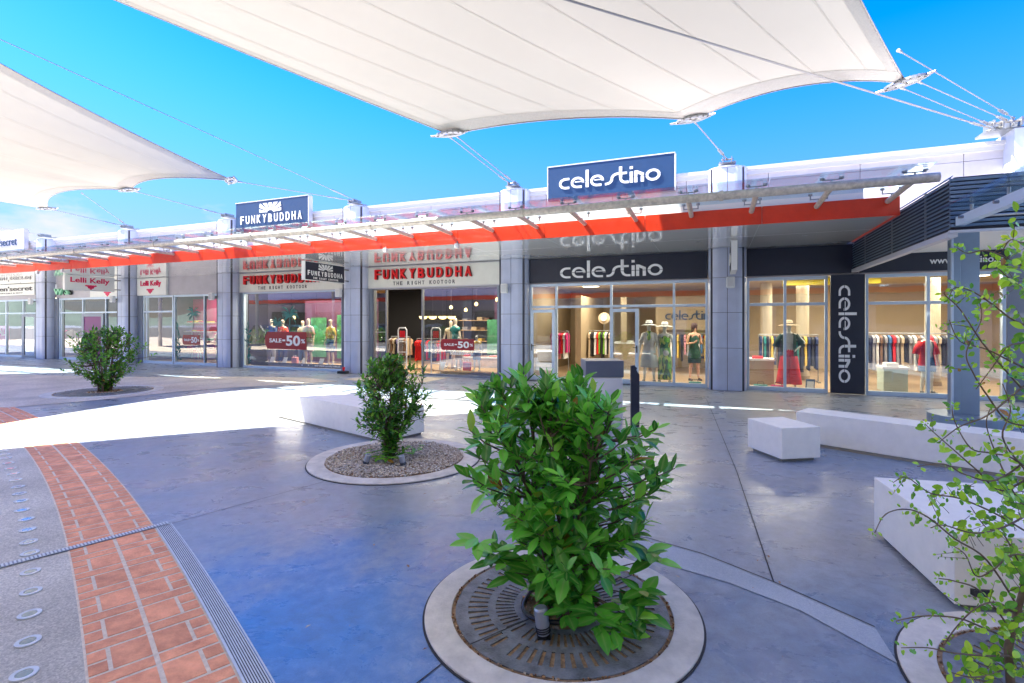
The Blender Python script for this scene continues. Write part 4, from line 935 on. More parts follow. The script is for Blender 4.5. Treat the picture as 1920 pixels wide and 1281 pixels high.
stay('long dark stay cable passing under the big sail to the far right anchor', G_+(V(1.0, 7, 6.16)-G_)*2.0, FW(10.95, .45, 5.78), 1, r=.017)
stay('upper stay cable from behind the right sail edge to the far right anchor', V(6.1, 8.0, 6.0), FW(11.3, .4, 5.98), 1, r=.010)
stay('short stay cable rising from the second column behind the left sail', V(-15.12, 17.8, 6.25), ATOP(-17.5), 1, r=.010)

# ------------------------------------------------------------------ benches and street furniture
def block(lab, P, z0, z1, name='stone_bench', inset=.05, cat='bench', group=None, base=True):
    c = Vector((sum(p[0] for p in P)/len(P), sum(p[1] for p in P)/len(P)))
    t = thing(name, lab, cat, (c.x, c.y, 0), 0, group)
    b = MB(); b.prism(P, z0, z1); o = b.build('block', M['slab'], t, bevel=.006)
    if base:
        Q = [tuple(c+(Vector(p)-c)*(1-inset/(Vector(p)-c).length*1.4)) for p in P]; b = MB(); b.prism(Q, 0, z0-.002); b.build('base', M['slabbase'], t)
    return t
def rect(o, e1, l1, e2, l2):
    o = Vector(o); e1 = Vector(e1).normalized(); e2 = Vector(e2).normalized()
    return [tuple(o), tuple(o+e1*l1), tuple(o+e1*l1+e2*l2), tuple(o+e2*l2)]
e1 = (.78, -.63); e2 = (.63, .78)
t = block('long cream stone bench behind the bush in the gravel ring', rect((-4.22, 9.07), e1, 3.1, e2, .75), .035, .45, inset=.04)
b = MB(); p = Vector((-4.22, 9.07))+Vector(e1).normalized()*.52; q = Vector((-e2[0], -e2[1]))*.002
b.prism([tuple(p+q), tuple(p+Vector(e1)*.008+q), tuple(p+Vector(e1)*.008+Vector(e2)*.75), tuple(p+Vector(e2)*.75)], .04, .4515); b.build('joint', M['slabbase'], t)
block('white stone cube seat standing alone', rect((3.27, 6.14), (-.17, .985), .66, (.985, .17), .53), .04, .42, 'stone_cube', .05, 'stone seat')
block('long white stone bench running behind the cube to the right edge', rect((4.0, 7.13), (.66, -.75), 3.6, (.75, .66), .47), .04, .45, inset=.05)
t = block('big white stone block in the right foreground', [(2.93, 4.10), (2.62, 3.0), (4.2, 2.72), (4.5, 3.75)], .03, .45, 'stone_block', .05, 'bench')
b = MB(); b.box(2.70, 2.80, 2.955, 2.99, .10, .135); b.build('vent_slot', M['joint'], t)  # small dark vent on the front face, not a lamp
t = thing('litter_bin', 'white litter bin with slate grey top near the open doors', 'litter bin', (1.55, 8.75, 0), .02)
b = MB(); b.box(1.25, 1.86, 8.5, 9.1, .0, .78); b.build('body', M['white'], t, bevel=.012); b = MB(); b.box(1.235, 1.875, 8.485, 9.115, .782, 1.06); b.build('top', mat('slate_grey_lid', (.13, .15, .19), .35), t, bevel=.01)
t = thing('bollard', 'slim black bollard with a bitten curved top', 'bollard', (2.0, 8.2, 0), 0)
zz = [(0, 0), (.135, 0), (.135, .86), (.10, .90), (.085, .935), (.10, .965), (.075, .98), (.055, 1.01), (0, 1.0)]
b = MB(Matrix.Translation(V(1.93, 8.2, 0))); b.vprism(zz, 0, .07); b.build('post', M['dark'], t, bevel=.004); b = MB(); b.box(1.9, 2.1, 8.14, 8.33, 0, .012); b.build('base_plate', M['bright'], t)
t = fthing('door_stop', 'small black and red floor box at the foot of a column', 'floor box', -5.95, .55, 0)
b = F(); b.box(-6.15, -5.8, -.68, -.5, 0, .09); b.build('case', M['black'], t, bevel=.015); b = F(); b.tube([(-5.95, -.59, .09), (-5.95, -.59, .22)], [.03, .05], 8); b.build('red_knob', M['lettr'], t)
t = thing('litter_bin', 'pale steel bin partly hidden by the climbing plant foot', 'litter bin', (8.2, 8.25, 0), 0)
b = MB(); b.box(8.0, 8.4, 8.1, 8.4, .0, .3); b.build('body', M['frame'], t, bevel=.01)

# ------------------------------------------------------------------ planters
def planter(lab, cx, cy, ro, ri, kind, seed):
    t = thing('planter_ring', lab, 'planter ring', (cx, cy, 0), 0, 'round tree rings in the paving')
    b = MB(); b.ring(cx, cy, ri, ro, .001, .016, 96); b.build('kerb', M['ring'], t, bevel=.004)
    b = MB(); b.ring(cx, cy, ro+.0005, ro+.012, .001, .006, 96); b.build('rim_joint', M['joint'], t)
    b = MB(); b.loft([(cx, cy, .0045, ri, ri), (cx, cy, .006, ri, ri)], 64); b.build('soil', M['rust'], t)
    if kind == 'grate':
        g_ = thing('tree_grate', lab.replace('pale concrete tree ring', 'cast iron tree grate'), 'tree grate', (cx, cy, 0), 0, 'cast iron grates round the plants')
        b = MB(); sc_ = ri/.64; bands = [(.235, .275, 0), (.275, .385, 1), (.385, .43, 0), (.43, .545, 2), (.545, .618, 0)]; n = 60
        for (r0, r1, k) in bands:
            r0 *= sc_; r1 *= sc_
            for i in range(n):
                a0 = 2*math.pi*(i+(.5 if k == 2 else 0))/n; a1 = a0+2*math.pi/n*(1 if k == 0 else .58)
                if k and i % 15 == 7: a1 = a0+2*math.pi/n
                P = [(cx+r*math.cos(a), cy+r*math.sin(a)) for r, a in ((r0, a0), (r1, a0), (r1, (a0+a1)/2), (r1, a1), (r0, a1), (r0, (a0+a1)/2))]
                b.prism(P, .007, .0135)
        b.build('iron_disc', M['iron'], g_)
        b = MB()
        for a in (.62, .62+math.pi): b.prism([(cx+r*math.cos(a)+q*math.sin(a), cy+r*math.sin(a)-q*math.cos(a)) for r, q in ((.24*sc_, -.003), (.617*sc_, -.003), (.617*sc_, .003), (.24*sc_, .003))], .0136, .0150)
        b.build('split_line', M['joint'], g_)
        rg = random.Random(seed); b = MB(); vals = []
        for i in range(420):
            if i < 260: r = ri*rg.uniform(.0, .36)
            else: r = rg.uniform(.972, .995)*ri
            a = rg.uniform(0, 6.283); k = rg.uniform(.004, .016) if i < 260 else rg.uniform(.003, .008); x, y = cx+r*math.cos(a), cy+r*math.sin(a)
            q = rg.uniform(0, 3.14); n0 = len(b.v); z = .012+rg.uniform(0, .01)
            b.add([(x+k*1.6*math.cos(q), y+k*1.6*math.sin(q), z), (x-k*math.sin(q), y+k*math.cos(q), z+.004), (x-k*1.6*math.cos(q), y-k*1.6*math.sin(q), z), (x+k*math.sin(q), y-k*math.cos(q), z+.003), (x, y, z+k*.7), (x, y, .006)], [(0, 1, 4), (1, 2, 4), (2, 3, 4), (3, 0, 4), (1, 0, 5), (2, 1, 5), (3, 2, 5), (0, 3, 5)])
            vals += [rg.random()]*6
        b.a['rnd'] = ('POINT', vals); o = b.build('leaf_litter', M['litter']); tag(o, 'dry leaves and grit scattered round the plant foot', kind='stuff')
    return t
planter('pale concrete tree ring round the big foreground bush', .29, 3.02, .80, .645, 'grate', 1)
planter('pale concrete tree ring cut by the bottom right corner', 2.65, 2.15, .81, .65, 'grate', 2)
planter('pale concrete tree ring filled with gravel', -1.45, 6.33, 1.04, .84, 'gravel', 3)
planter('pale concrete tree ring in the beige paving', -10.0, 12.45, 1.20, .98, 'grate', 4)
rg = random.Random(61); b = MB(); vals = []
for i in range(150):
    if i < 60: r_ = rg.uniform(.8, 1.6); a = rg.uniform(0, 6.28); x, y = .3+r_*math.cos(a), 3.05+r_*math.sin(a)
    elif i < 110: r_ = rg.uniform(1.0, 2.0); a = rg.uniform(0, 6.28); x, y = -1.45+r_*math.cos(a), 6.33+r_*math.sin(a)
    else: x, y = rg.uniform(-5, 5), rg.uniform(3, 11)
    k = rg.uniform(.006, .02) if rg.random() < .35 else rg.uniform(.002, .005); q = rg.uniform(0, 6.28); c, s_ = math.cos(q), math.sin(q); z = .018
    b.add([(x+k*1.5*c, y+k*1.5*s_, z), (x-k*.6*s_, y+k*.6*c, z+.003), (x-k*1.5*c, y-k*1.5*s_, z), (x+k*.6*s_, y-k*.6*c, z+.004)], [(0, 1, 2, 3)]); vals += [rg.random()]*4
b.a['rnd'] = ('POINT', vals); tag(b.build('fallen_leaves', M['litter']), 'sparse dry leaf bits scattered on the paving', kind='stuff')
rg = random.Random(5); b = MB(); vals = []
ICO = [(0, 0, 1), (.89, 0, .45), (.28, .85, .45), (-.72, .53, .45), (-.72, -.53, .45), (.28, -.85, .45), (0, 0, -1)]
for i in range(6500):
    r = .83*math.sqrt(rg.random()); a = rg.uniform(0, 6.283); k = rg.uniform(.008, .019); x, y = -1.45+r*math.cos(a), 6.33+r*math.sin(a); q = rg.uniform(0, 6.28); c, s_ = math.cos(q), math.sin(q)
    z = .012+rg.uniform(0, .022); sx, sy, sz_ = k*rg.uniform(.8, 1.4), k*rg.uniform(.7, 1), k*rg.uniform(.5, .9)
    b.add([(x+(px*sx)*c-(py*sy)*s_, y+(px*sx)*s_+(py*sy)*c, z+pz*sz_) for px, py, pz in ICO], [(0, 1, 2), (0, 2, 3), (0, 3, 4), (0, 4, 5), (0, 5, 1), (6, 2, 1), (6, 3, 2), (6, 4, 3), (6, 5, 4), (6, 1, 5)])
    vals += [rg.random()]*7
b.a['rnd'] = ('POINT', vals); tag(b.build('gravel', M['gravel'], smooth=True), 'loose pale gravel filling the round ring', kind='stuff')
t = thing('irrigation_hose', 'black irrigation hose looped at the foot of the big bush', 'hose', (.29, 3.02, 0)); b = MB()
b.tube([(.27+.20*math.cos(a)+.01*math.sin(5*a), 3.0+.2*math.sin(a), .035+.008*math.sin(3*a)) for a in [i*2*math.pi/40 for i in range(41)]], .013, 8); b.build('hose', M['rubber'], t)
def uplight(lab, x, y, k=1., lean=(-.05, -.05), group='small grey uplights at the plant feet'):
    t = thing('uplight', lab, 'uplight', (x, y, 0), 0, group); u = V(lean[0], lean[1], 1).normalized()
    p = V(x, y, .03); b = MB(); b.tube([p, p+u*.05*k, p+u*.13*k, p+u*.14*k], [.032*k, .037*k, .037*k, .030*k], 16); b.build('head', mat('uplight_metal', (.42, .45, .50), .4, .5), t)
    b = MB()
    for q in (.012, .024, .036): b.tube([p+u*q*k, p+u*(q+.005)*k], .040*k, 16)
    b.build('cooling_fins', M['black'], t); b = MB(); b.tube([(x, y, .0), (x, y, .03)], .02*k, 8); b.box(x-.035*k, x+.035*k, y-.03, y+.03, 0.012, .02); b.build('spike', M['rubber'], t)
uplight('grey metal uplight leaning at the foot of the big bush', .17, 2.72, 1.0, (-.12, .05))
uplight('left grey uplight on the gravel at the bush foot', -1.73, 5.98, .9, (.35, -.1)); uplight('right grey uplight on the gravel at the bush foot', -1.27, 5.93, .9, (-.2, -.1))

# ------------------------------------------------------------------ plants
def leaves_mesh(b, items, rg, rw=.33, wavy=True):
    """items: (pos, direction, normal, length)"""
    rn = b.a.setdefault('rnd', ('POINT', []))[1]; rib = b.a.setdefault('rib', ('POINT', []))[1]
    prof = [(0, .10), (.2, .62), (.45, 1.0), (.7, .80), (.88, .42), (1.0, .02)] if wavy else [(0, .15), (.25, .8), (.5, 1.), (.75, .8), (.92, .42), (1., .03)]
    for p, d, n_, L in items:
        d = d.normalized(); s_ = d.cross(n_)
        if s_.length < 1e-4: s_ = d.orthogonal()
        s_.normalize(); n_ = s_.cross(d); wd = L*rw*.5*rg.uniform(.85, 1.15); dr = rg.uniform(.0, .22); vs = []; r_ = rg.random(); fold = rg.uniform(.05, .35)
        for tt, k in prof:
            c = p+d*(tt*L)-n_*(dr*L*tt*tt); e = s_*(wd*k)+n_*(wd*k*fold)
            f = -s_*(wd*k)+n_*(wd*k*fold); vs += [c+f, c, c+e]; rib += [0, 1, 0]; rn += [r_]*3
        b.add(vs, [q for i in range(len(prof)-1) for q in ((3*i, 3*i+1, 3*i+4, 3*i+3), (3*i+1, 3*i+2, 3*i+5, 3*i+4))])
def bush(name, lab, cx, cy, H, env, nsh, L, seed, lm, nstem=9, fol_r=1.0, spread=.07, cat='bush', low=None, z0=.0, perl=8, skew=None, rw=.33):
    rg = random.Random(seed); t = thing(name, lab, cat, (cx, cy, 0)); st = MB(); lf = MB()
    def rad(z):
        z = z/H
        for (a, ra), (c, rc) in zip(env[:-1], env[1:]):
            if z <= c: return ra+(rc-ra)*(z-a)/(c-a)
        return env[-1][1]
    mains = []
    for i in range(nstem):
        a = 2*math.pi*i/nstem+rg.uniform(-.3, .3); r0 = rg.uniform(.2, 1)*spread; p = V(cx+r0*math.cos(a), cy+r0*math.sin(a), z0); pts = [p]; hh = H*rg.uniform(.72, .92); rr_ = rad(hh)*rg.uniform(.3, .75)
        for k in range(1, 9):
            q = k/8; rr2 = r0+(rr_-r0)*q**1.5
            pts.append(V(cx+rr2*math.cos(a)+rg.uniform(-.012, .012)*H, cy+rr2*math.sin(a)+rg.uniform(-.012, .012)*H, z0+hh*q))
        mains.append(pts); st.tube(pts, [.014*H*(1-.75*k/8) for k in range(9)], 6)
    items = []
    for i in range(nsh):
        for _ in range(20):
            z = H*(rg.random()**.85)*.96+.05*H*rg.random(); r = rad(z)*(rg.random()**.42)*rg.uniform(.8, 1.08); a = rg.uniform(0, 2*math.pi)
            # ragged lobes
            lob = .86+.28*math.sin(3*a+6*z/H+seed)+.16*math.sin(7*a-13*z/H+2*seed)
            if rg.random() < .99: r *= min(1.16, max(.5, lob)); break
        tip = V(cx+r*math.cos(a)+(skew or 0)*max(0, (z/H-.5)/.5), cy+r*math.sin(a), z)
        m_ = min(mains, key=lambda P: min((q-tip).length for q in P)+rg.uniform(0, .1)); cand = [q for q in m_ if q.z < z*.93] or [m_[0]]
        root = min(cand, key=lambda q: (q-tip).length)
        midp = root.lerp(tip, .5)+V(0, 0, -.12*(tip-root).length)
        pts = [root, root.lerp(midp, .6), midp.lerp(tip, .35), tip]
        if (tip-root).length > .03*H: st.tube(pts, [.005*H, .004*H, .003*H, .0018*H], 4, False)
        dd = (tip-midp).normalized(); dd = (dd+V(0, 0, .25)).normalized(); o1 = dd.orthogonal().normalized(); o2 = dd.cross(o1); n = rg.randint(perl-2, perl+2); ph = rg.uniform(0, 6.28)
        for k in range(n):
            q = k/n; pa = ph+k*2.4; base = tip-dd*L*1.3*q; op = .45+.85*q+rg.uniform(-.15, .25)
            ld = dd*math.cos(op)+(o1*math.cos(pa)+o2*math.sin(pa))*math.sin(op); ld += V(rg.uniform(-.15, .15), rg.uniform(-.15, .15), rg.uniform(-.15, .1))
            nn = (V(0, 0, 1)+dd*.4+V(rg.uniform(-.3, .3), rg.uniform(-.3, .3), 0)); items.append((base, ld, nn, L*rg.uniform(.65, 1.15)*(1-.2*(1-q))))
    if low:
        for (x, y, z) in low:
            tip = V(x, y, z); root = V(cx, cy, .02); st.tube([root, root.lerp(tip, .5)+V(0, 0, .06), tip], [.006, .005, .002], 4, False)
            for k in range(9):
                pa = k*2.4; ld = V(math.cos(pa), math.sin(pa)-.2, rg.uniform(-.25, .5)); items.append((tip+V(rg.uniform(-.03, .03), rg.uniform(-.03, .03), rg.uniform(-.02, .05)), ld, V(0, -.2, 1), L*rg.uniform(.8, 1.3)))
    st.build('stems', M['bark'], t); leaves_mesh(lf, items, rg, rw); lf.build('foliage', lm, t, smooth=True)
    return t
bush('laurel_bush', 'big glossy green laurel bush in the foreground grate', .31, 3.05, 1.40, [(0, .10), (.08, .17), (.2, .40), (.35, .57), (.5, .59), (.65, .63), (.8, .60), (.92, .44), (1.0, .22)], 350, .140, 11, M['leaf1'], 10, rw=.46, skew=-.09,
     low=[(.62, 2.72, .14), (.72, 2.78, .20), (.44, 2.66, .12), (.30, 2.68, .16), (.55, 2.66, .08), (.68, 2.7, .10), (-.02, 2.85, .30), (-.10, 2.9, .36), (-.22, 2.9, .42), (.8, 2.9, .35)])
bush('laurel_bush', 'medium laurel bush growing from the gravel ring', -1.50, 6.25, 1.28, [(0, .04), (.14, .08), (.24, .14), (.36, .40), (.55, .52), (.7, .52), (.85, .40), (1., .20)], 440, .10, 22, M['leaf2'], 6, perl=8, rw=.40,
     low=[(-1.6, 6.1, .1), (-1.4, 6.05, .1), (-1.3, 6.15, .14), (-1.7, 6.2, .12), (-1.5, 6.0, .08), (-1.2, 6.3, .12)])
bush('small_tree', 'round crowned small tree in the beige paving at the left', -10.0, 12.45, 1.60, [(0, .04), (.12, .12), (.22, .45), (.36, .84), (.6, .92), (.75, .86), (.88, .62), (1., .3)], 460, .12, 33, M['leaf2'], 9, spread=.14, cat='small tree', perl=8, rw=.42)
# climbing plant at the right edge, close to the camera
rg = random.Random(77); t = thing('climbing_plant', 'loose climbing plant with small bright leaves at the right edge', 'climbing plant', (2.37, 2.36, 0))
def px(x, y, Y): return V((x-960)/950*Y, Y, 1.7+(605-y)/950*Y)
st = MB(); lf = MB(); items = []
trunk = [px(1895, 1281, 2.36), px(1890, 1215, 2.38), px(1915, 1120, 2.4), px(1945, 1000, 2.42), px(1950, 880, 2.42), px(1940, 760, 2.4), px(1955, 640, 2.4), px(1940, 520, 2.4), px(1960, 420, 2.4)]
trunk.insert(0, V(2.33, 2.34, 0))
st.tube(trunk, [.020, .018, .017, .014, .012, .010, .009, .007, .006, .004], 8)
BR = [([(1910, 1140), (1850, 1050), (1790, 1010), (1740, 970), (1700, 955), (1660, 965), (1640, 1000)], 2.15), ([(1945, 1010), (1870, 965), (1800, 935), (1745, 925), (1700, 895), (1675, 905)], 2.3),
      ([(1950, 950), (1890, 985), (1830, 1000), (1770, 985), (1745, 990)], 2.1), ([(1950, 880), (1880, 920), (1830, 880), (1790, 845), (1750, 810), (1735, 795)], 2.35), ([(1940, 850), (1870, 900), (1810, 890), (1770, 870), (1720, 875)], 2.2),
      ([(1945, 800), (1890, 790), (1850, 740), (1825, 700), (1812, 660), (1840, 600), (1835, 560)], 2.3), ([(1945, 760), (1890, 700), (1840, 640), (1800, 580), (1770, 550), (1795, 545)], 2.2), ([(1945, 700), (1900, 680), (1850, 655), (1800, 640), (1780, 600)], 2.4),
      ([(1950, 620), (1900, 600), (1860, 570), (1820, 545), (1790, 540), (1780, 560)], 2.3), ([(1945, 560), (1920, 540), (1890, 520), (1868, 500)], 2.2), ([(1955, 520), (1900, 490), (1850, 470), (1815, 475), (1795, 465)], 2.25),
      ([(1900, 1200), (1850, 1180), (1800, 1160), (1740, 1155), (1700, 1160), (1680, 1165)], 2.1), ([(1900, 1230), (1850, 1230), (1790, 1225), (1740, 1215), (1690, 1215)], 2.0), ([(1895, 1180), (1840, 1110), (1790, 1090), (1760, 1085)], 2.2),
      ([(1905, 1150), (1870, 1130), (1830, 1140), (1790, 1180), (1770, 1210)], 2.1), ([(1950, 1050), (1900, 1040), (1860, 1070), (1830, 1080), (1810, 1040), (1780, 1020)], 2.25), ([(1940, 900), (1900, 860), (1860, 850), (1820, 840), (1790, 790), (1785, 760)], 2.3),
      ([(1890, 1250), (1860, 1265), (1820, 1270), (1780, 1260)], 2.0), ([(1955, 440), (1920, 455), (1895, 450), (1880, 470)], 2.1), ([(1950, 700), (1900, 740), (1850, 780), (1800, 800), (1760, 830)], 2.2), ([(1950, 980), (1905, 930), (1880, 880), (1850, 800), (1860, 760)], 2.4),
      ([(1955, 880), (1915, 870), (1880, 820), (1895, 770), (1880, 720)], 2.1), ([(1950, 1090), (1915, 1060), (1880, 1000), (1850, 990), (1820, 950)], 2.35), ([(1950, 600), (1925, 640), (1890, 650), (1860, 690), (1830, 730)], 2.2)]
def smooth(pts, n=5):
    o = []
    for i in range(len(pts)-1):
        p0, p1, p2, p3 = pts[max(i-1, 0)], pts[i], pts[i+1], pts[min(i+2, len(pts)-1)]
        for k in range(n):
            q = k/n; o.append(.5*((2*p1)+(-p0+p2)*q+(2*p0-5*p1+4*p2-p3)*q*q+(-p0+3*p1-3*p2+p3)*q**3))
    return o+[pts[-1]]
for P, Y in BR:
    pts = [px(x, y, 2.4+(Y-2.4)*min(1, i/2)) for i, (x, y) in enumerate(P)]; S_ = smooth(pts); n = len(S_)
    st.tube(S_, [.0042*(1-.75*i/n)+.0006 for i in range(n)], 5)
    for i in range(2, n):
        if rg.random() < .38: continue
        d = (S_[i]-S_[i-1]).normalized(); o1 = d.orthogonal(); o2 = d.cross(o1); L = rg.uniform(.016, .040)*(1.45 if rg.random() < .3 else 1)*(1-.45*i/n)
        a = rg.uniform(0, 6.28); clump = rg.random() < .28
        for k in range(4 if clump else 2):
            a2 = a+math.pi*k+(.6*k if clump else 0); ld = d*.5+(o1*math.cos(a2)+o2*math.sin(a2)); items.append((S_[i]+ld*.006, ld, V(rg.uniform(-.5, .5), -1.1, rg.uniform(0, 1)), L*rg.uniform(.8, 1.3)))
        if clump and i < n-3:
            tw = S_[i]+(o1*math.cos(a)+o2*math.sin(a)+d*.5)*rg.uniform(.03, .09); st.tube([S_[i], tw], [.0018, .0008], 4)
            for k in range(4): items.append((S_[i].lerp(tw, .4+.2*k), V(rg.uniform(-1, 1), rg.uniform(-.4, .2), rg.uniform(-1, 1)), V(rg.uniform(-.5, .5), -1.1, .5), L*rg.uniform(.7, 1.2)))
# dense leafy masses against the edge of the frame
for (x, y, rx, ry, n) in ((1912, 1050, 40, 40, 30), (1905, 940, 45, 40, 42), (1890, 1165, 50, 35, 34), (1915, 660, 40, 45, 20), (1905, 510, 45, 40, 32), (1870, 1245, 70, 35, 46), (1915, 780, 35, 40, 18), (1790, 925, 60, 20, 16), (1830, 990, 50, 20, 16)):
    for k in range(int(n*(1.5 if y > 880 else .8))):
        a = rg.uniform(0, 6.28); r = math.sqrt(rg.random()); p = px(x+rx*r*math.cos(a), y+ry*r*math.sin(a), rg.uniform(2.15, 2.5))
        items.append((p, V(rg.uniform(-1, 1), rg.uniform(-.5, .3), rg.uniform(-.8, .8)), V(rg.uniform(-.6, .6), -1, rg.uniform(0, 1.2)), rg.uniform(.022, .056)))
        if k % 2 == 0: st.tube([p, p+V(rg.uniform(.02, .09), rg.uniform(-.03, .03), rg.uniform(-.09, .05))], [.0009, .0016], 4)
st.build('stems', M['vinebark'], t, smooth=True); leaves_mesh(lf, items, rg, .62, False); lf.build('foliage', M['vine'], t, smooth=True)

# ------------------------------------------------------------------ mannequins and shoppers
def figure(name, lab, cat, s, d, H, skin, parts, yaw=0, arms=((.02, -.02), (.02, -.02)), z0=.02, legsp=.09, group=None, hand_hip=False, hold=False):
    """body grown from one skeleton with a skin modifier; local x = width, y = depth (camera side negative)"""
    k = H/1.78; loc = FW(s, d, z0); t = thing(name, lab, cat, loc, RZ+yaw, group)
    v = []; e = []; r = []
    def P(x, y, z, rx, ry, par):
        v.append((x*k, y*k, z*k)); r.append((rx*k, ry*k)); i = len(v)-1
        if par is not None: e.append((par, i))
        return i
    pel = P(0, 0, .95, .135, .095, None); w1 = P(0, 0, 1.10, .105, .08, pel); ch = P(0, 0, 1.30, .135, .095, w1); up = P(0, .01, 1.42, .115, .075, ch); nk = P(0, .0, 1.50, .048, .048, up); hd = P(0, -.01, 1.60, .062, .072, nk); h2 = P(0, -.005, 1.68, .072, .085, hd); P(0, 0, 1.755, .048, .055, h2)
    for i, sg in enumerate((-1, 1)):
        hip = P(sg*.085, 0, .86, .085, .085, pel); kn = P(sg*(.085+legsp*.3), -.01, .49, .052, .055, hip); cf = P(sg*(.085+legsp*.45), .015, .34, .048, .05, kn); an_ = P(sg*(.085+legsp*.6), .01, .09, .030, .032, cf); ft = P(sg*(.095+legsp*.6), -.05, .04, .032, .028, an_); P(sg*(.105+legsp*.6), -.14, .03, .030, .020, ft)
        ax, ay = arms[i]
        sh = P(sg*.175, .01, 1.42, .05, .05, up)
        if hand_hip and i == 1: el = P(sg*.38, .02, 1.22, .036, .036, sh); wr = P(sg*.20, -.08, 1.06, .024, .024, el); hn = P(sg*.15, -.1, 1.02, .03, .018, wr); P(sg*.12, -.1, .96, .012, .010, hn)
        elif hold: el = P(sg*.24, .02, 1.14, .038, .038, sh); wr = P(sg*.12, -.2, 1.18, .025, .025, el); hn = P(sg*.07, -.25, 1.22, .032, .02, wr); P(sg*.05, -.27, 1.28, .010, .010, hn)
        else:
            el = P(sg*(.23+ax), .02, 1.14, .038, .038, sh); wr = P(sg*(.25+ax*1.6), -.02+ay, .90, .025, .025, el); hn = P(sg*(.255+ax*1.6), -.03+ay, .83, .026, .036, wr)
            for q in range(4): P(sg*(.255+ax*1.6), -.055+ay+q*.018, .745+.008*abs(q-1.5), .009, .009, hn)
            P(sg*(.235+ax*1.6), -.075+ay, .80, .010, .010, hn)
    me = D.meshes.new('body'); me.from_pydata(v, e, []); o = D.objects.new('body', me); col.objects.link(o); o.parent = t; WM[o.name] = WM[t.name]
    me.materials.append(skin)
    md = o.modifiers.new('skin', 'SKIN'); md.use_smooth_shade = True
    if not me.skin_vertices: me.skin_vertices.new() if hasattr(me.skin_vertices, 'new') else None
    if me.skin_vertices:
        for i, q in enumerate(me.skin_vertices[0].data): q.radius = r[i]; q.use_root = (i == 0)
    sb = o.modifiers.new('sub', 'SUBSURF'); sb.levels = 1; sb.render_levels = 2
    T = WM[t.name] @ Matrix.Scale(k, 4)
    for nm, fn, m_ in parts:
        b = MB(T); fn(b, arms); b.build(nm, m_, t, smooth=True)
    return t
def top(sleeve=.35, hem=.88, wide=1.0):
    def f(b, arms):
        b.loft([(0, 0, hem, .165*wide, .118*wide), (0, 0, 1.0, .155*wide, .112*wide), (0, 0, 1.12, .132*wide, .102*wide), (0, 0, 1.30, .165, .118), (0, .01, 1.40, .185, .105), (0, .01, 1.455, .14, .085), (0, .005, 1.485, .066, .062)], 20)
        for i, sg in enumerate((-1, 1)):
            ax, ay = arms[i]; a = V(sg*.15, .01, 1.42); e_ = V(sg*(.23+ax), .02, 1.14); w_ = V(sg*(.25+ax*1.6), -.02+ay, .90)
            pts = [a, a.lerp(e_, .5), e_] if sleeve < .5 else [a, a.lerp(e_, .5), e_, e_.lerp(w_, .85)]
            if sleeve < .3: pts = [a, a.lerp(e_, .45)]
            b.tube(pts, [.068, .062, .054, .042][:len(pts)], 12)
    return f
def open_jacket(b, arms):
    for sg in (-1, 1):
        vs = []; n = 7; zs = (.78, .95, 1.1, 1.28, 1.42, 1.47)
        for z, rx, ry in zip(zs, (.22, .2, .17, .19, .2, .12), (.16, .15, .13, .14, .12, .09)):
            for k in range(n): a = R(90)-sg*R(150)*k/(n-1); vs.append((rx*math.cos(a), ry*math.sin(a), z))
        b.add(vs, [(i*n+k, i*n+k+1, (i+1)*n+k+1, (i+1)*n+k) for i in range(len(zs)-1) for k in range(n-1)])
    for i, sg in enumerate((-1, 1)):
        ax, ay = arms[i]; b.tube([(sg*.15, .01, 1.42), (sg*(.21+ax), .02, 1.26), (sg*(.25+ax), .02, 1.10)], [.075, .075, .09], 12)
def legs(z1, r0=.105, r1=.075, flare=0, waist=1.04):
    def f(b, arms):
        b.loft([(0, 0, .82, .18, .125), (0, 0, .92, .175, .125), (0, 0, waist, .145, .108)], 18)
        for sg in (-1, 1):
            q = lambda z: .085+.09*.3*min(1, max(0, (.86-z)/.37))+.09*.3*max(0, (.49-z)/.4)
            zs = [.86, .7, .5, .3, .08]; zs = [z for z in zs if z > z1]+[z1]; n = len(zs)
            b.loft([(sg*q(z), 0, z, r0+(r1+flare-r0)*(i/(n-1)), r0+(r1+flare-r0)*(i/(n-1))) for i, z in enumerate(reversed(zs))][::1] if False else [(sg*q(z), 0, z, r0+(r1+flare-r0)*((.86-z)/(.86-z1)), r0*1.05+(r1+flare-r0)*((.86-z)/(.86-z1))) for z in zs], 14)
    return f
def dress(hem, flare=.24, strap=True):
    def f(b, arms): b.loft([(0, 0, hem, flare, flare*.75), (0, 0, (hem+.95)/2, flare*.5+.10, flare*.35+.09), (0, 0, .97, .165, .12), (0, 0, 1.10, .128, .10), (0, 0, 1.28, .155, .118), (0, .01, 1.38, .13, .10), (0.03, .01, 1.45, .06, .06)], 26)
    return f
def hat(rb=.24):
    def f(b, arms): b.loft([(0, -.01, 1.70, rb*.4, rb*.4), (0, -.02, 1.675, rb, rb*.95), (0, -.02, 1.685, rb, rb*.95), (0, -.01, 1.715, .105, .115), (0, 0, 1.80, .092, .10), (0, 0, 1.83, .07, .08)], 28)
    return f
def hatband(b, arms): b.loft([(0, -.008, 1.718, .108, .118), (0, -.005, 1.745, .105, .114)], 24, False)
def scarf(b, arms):
    b.loft([(0, 0, 1.44, .09, .085), (0, 0, 1.48, .075, .072), (0, 0, 1.51, .06, .06)], 16, False)
    b.vprism([(-.03, 1.46), (.05, 1.46), (.07, 1.30), (.0, 1.22), (-.05, 1.32)], -.15, -.125)
def belt(b, arms): b.loft([(0, 0, 1.02, .158, .119), (0, 0, 1.045, .156, .118)], 20, False)
def round_bag(b, arms):
    b.vprism([(.05+.085*math.cos(a), .90+.085*math.sin(a)) for a in [i*.3927 for i in range(16)]], -.20, -.16)
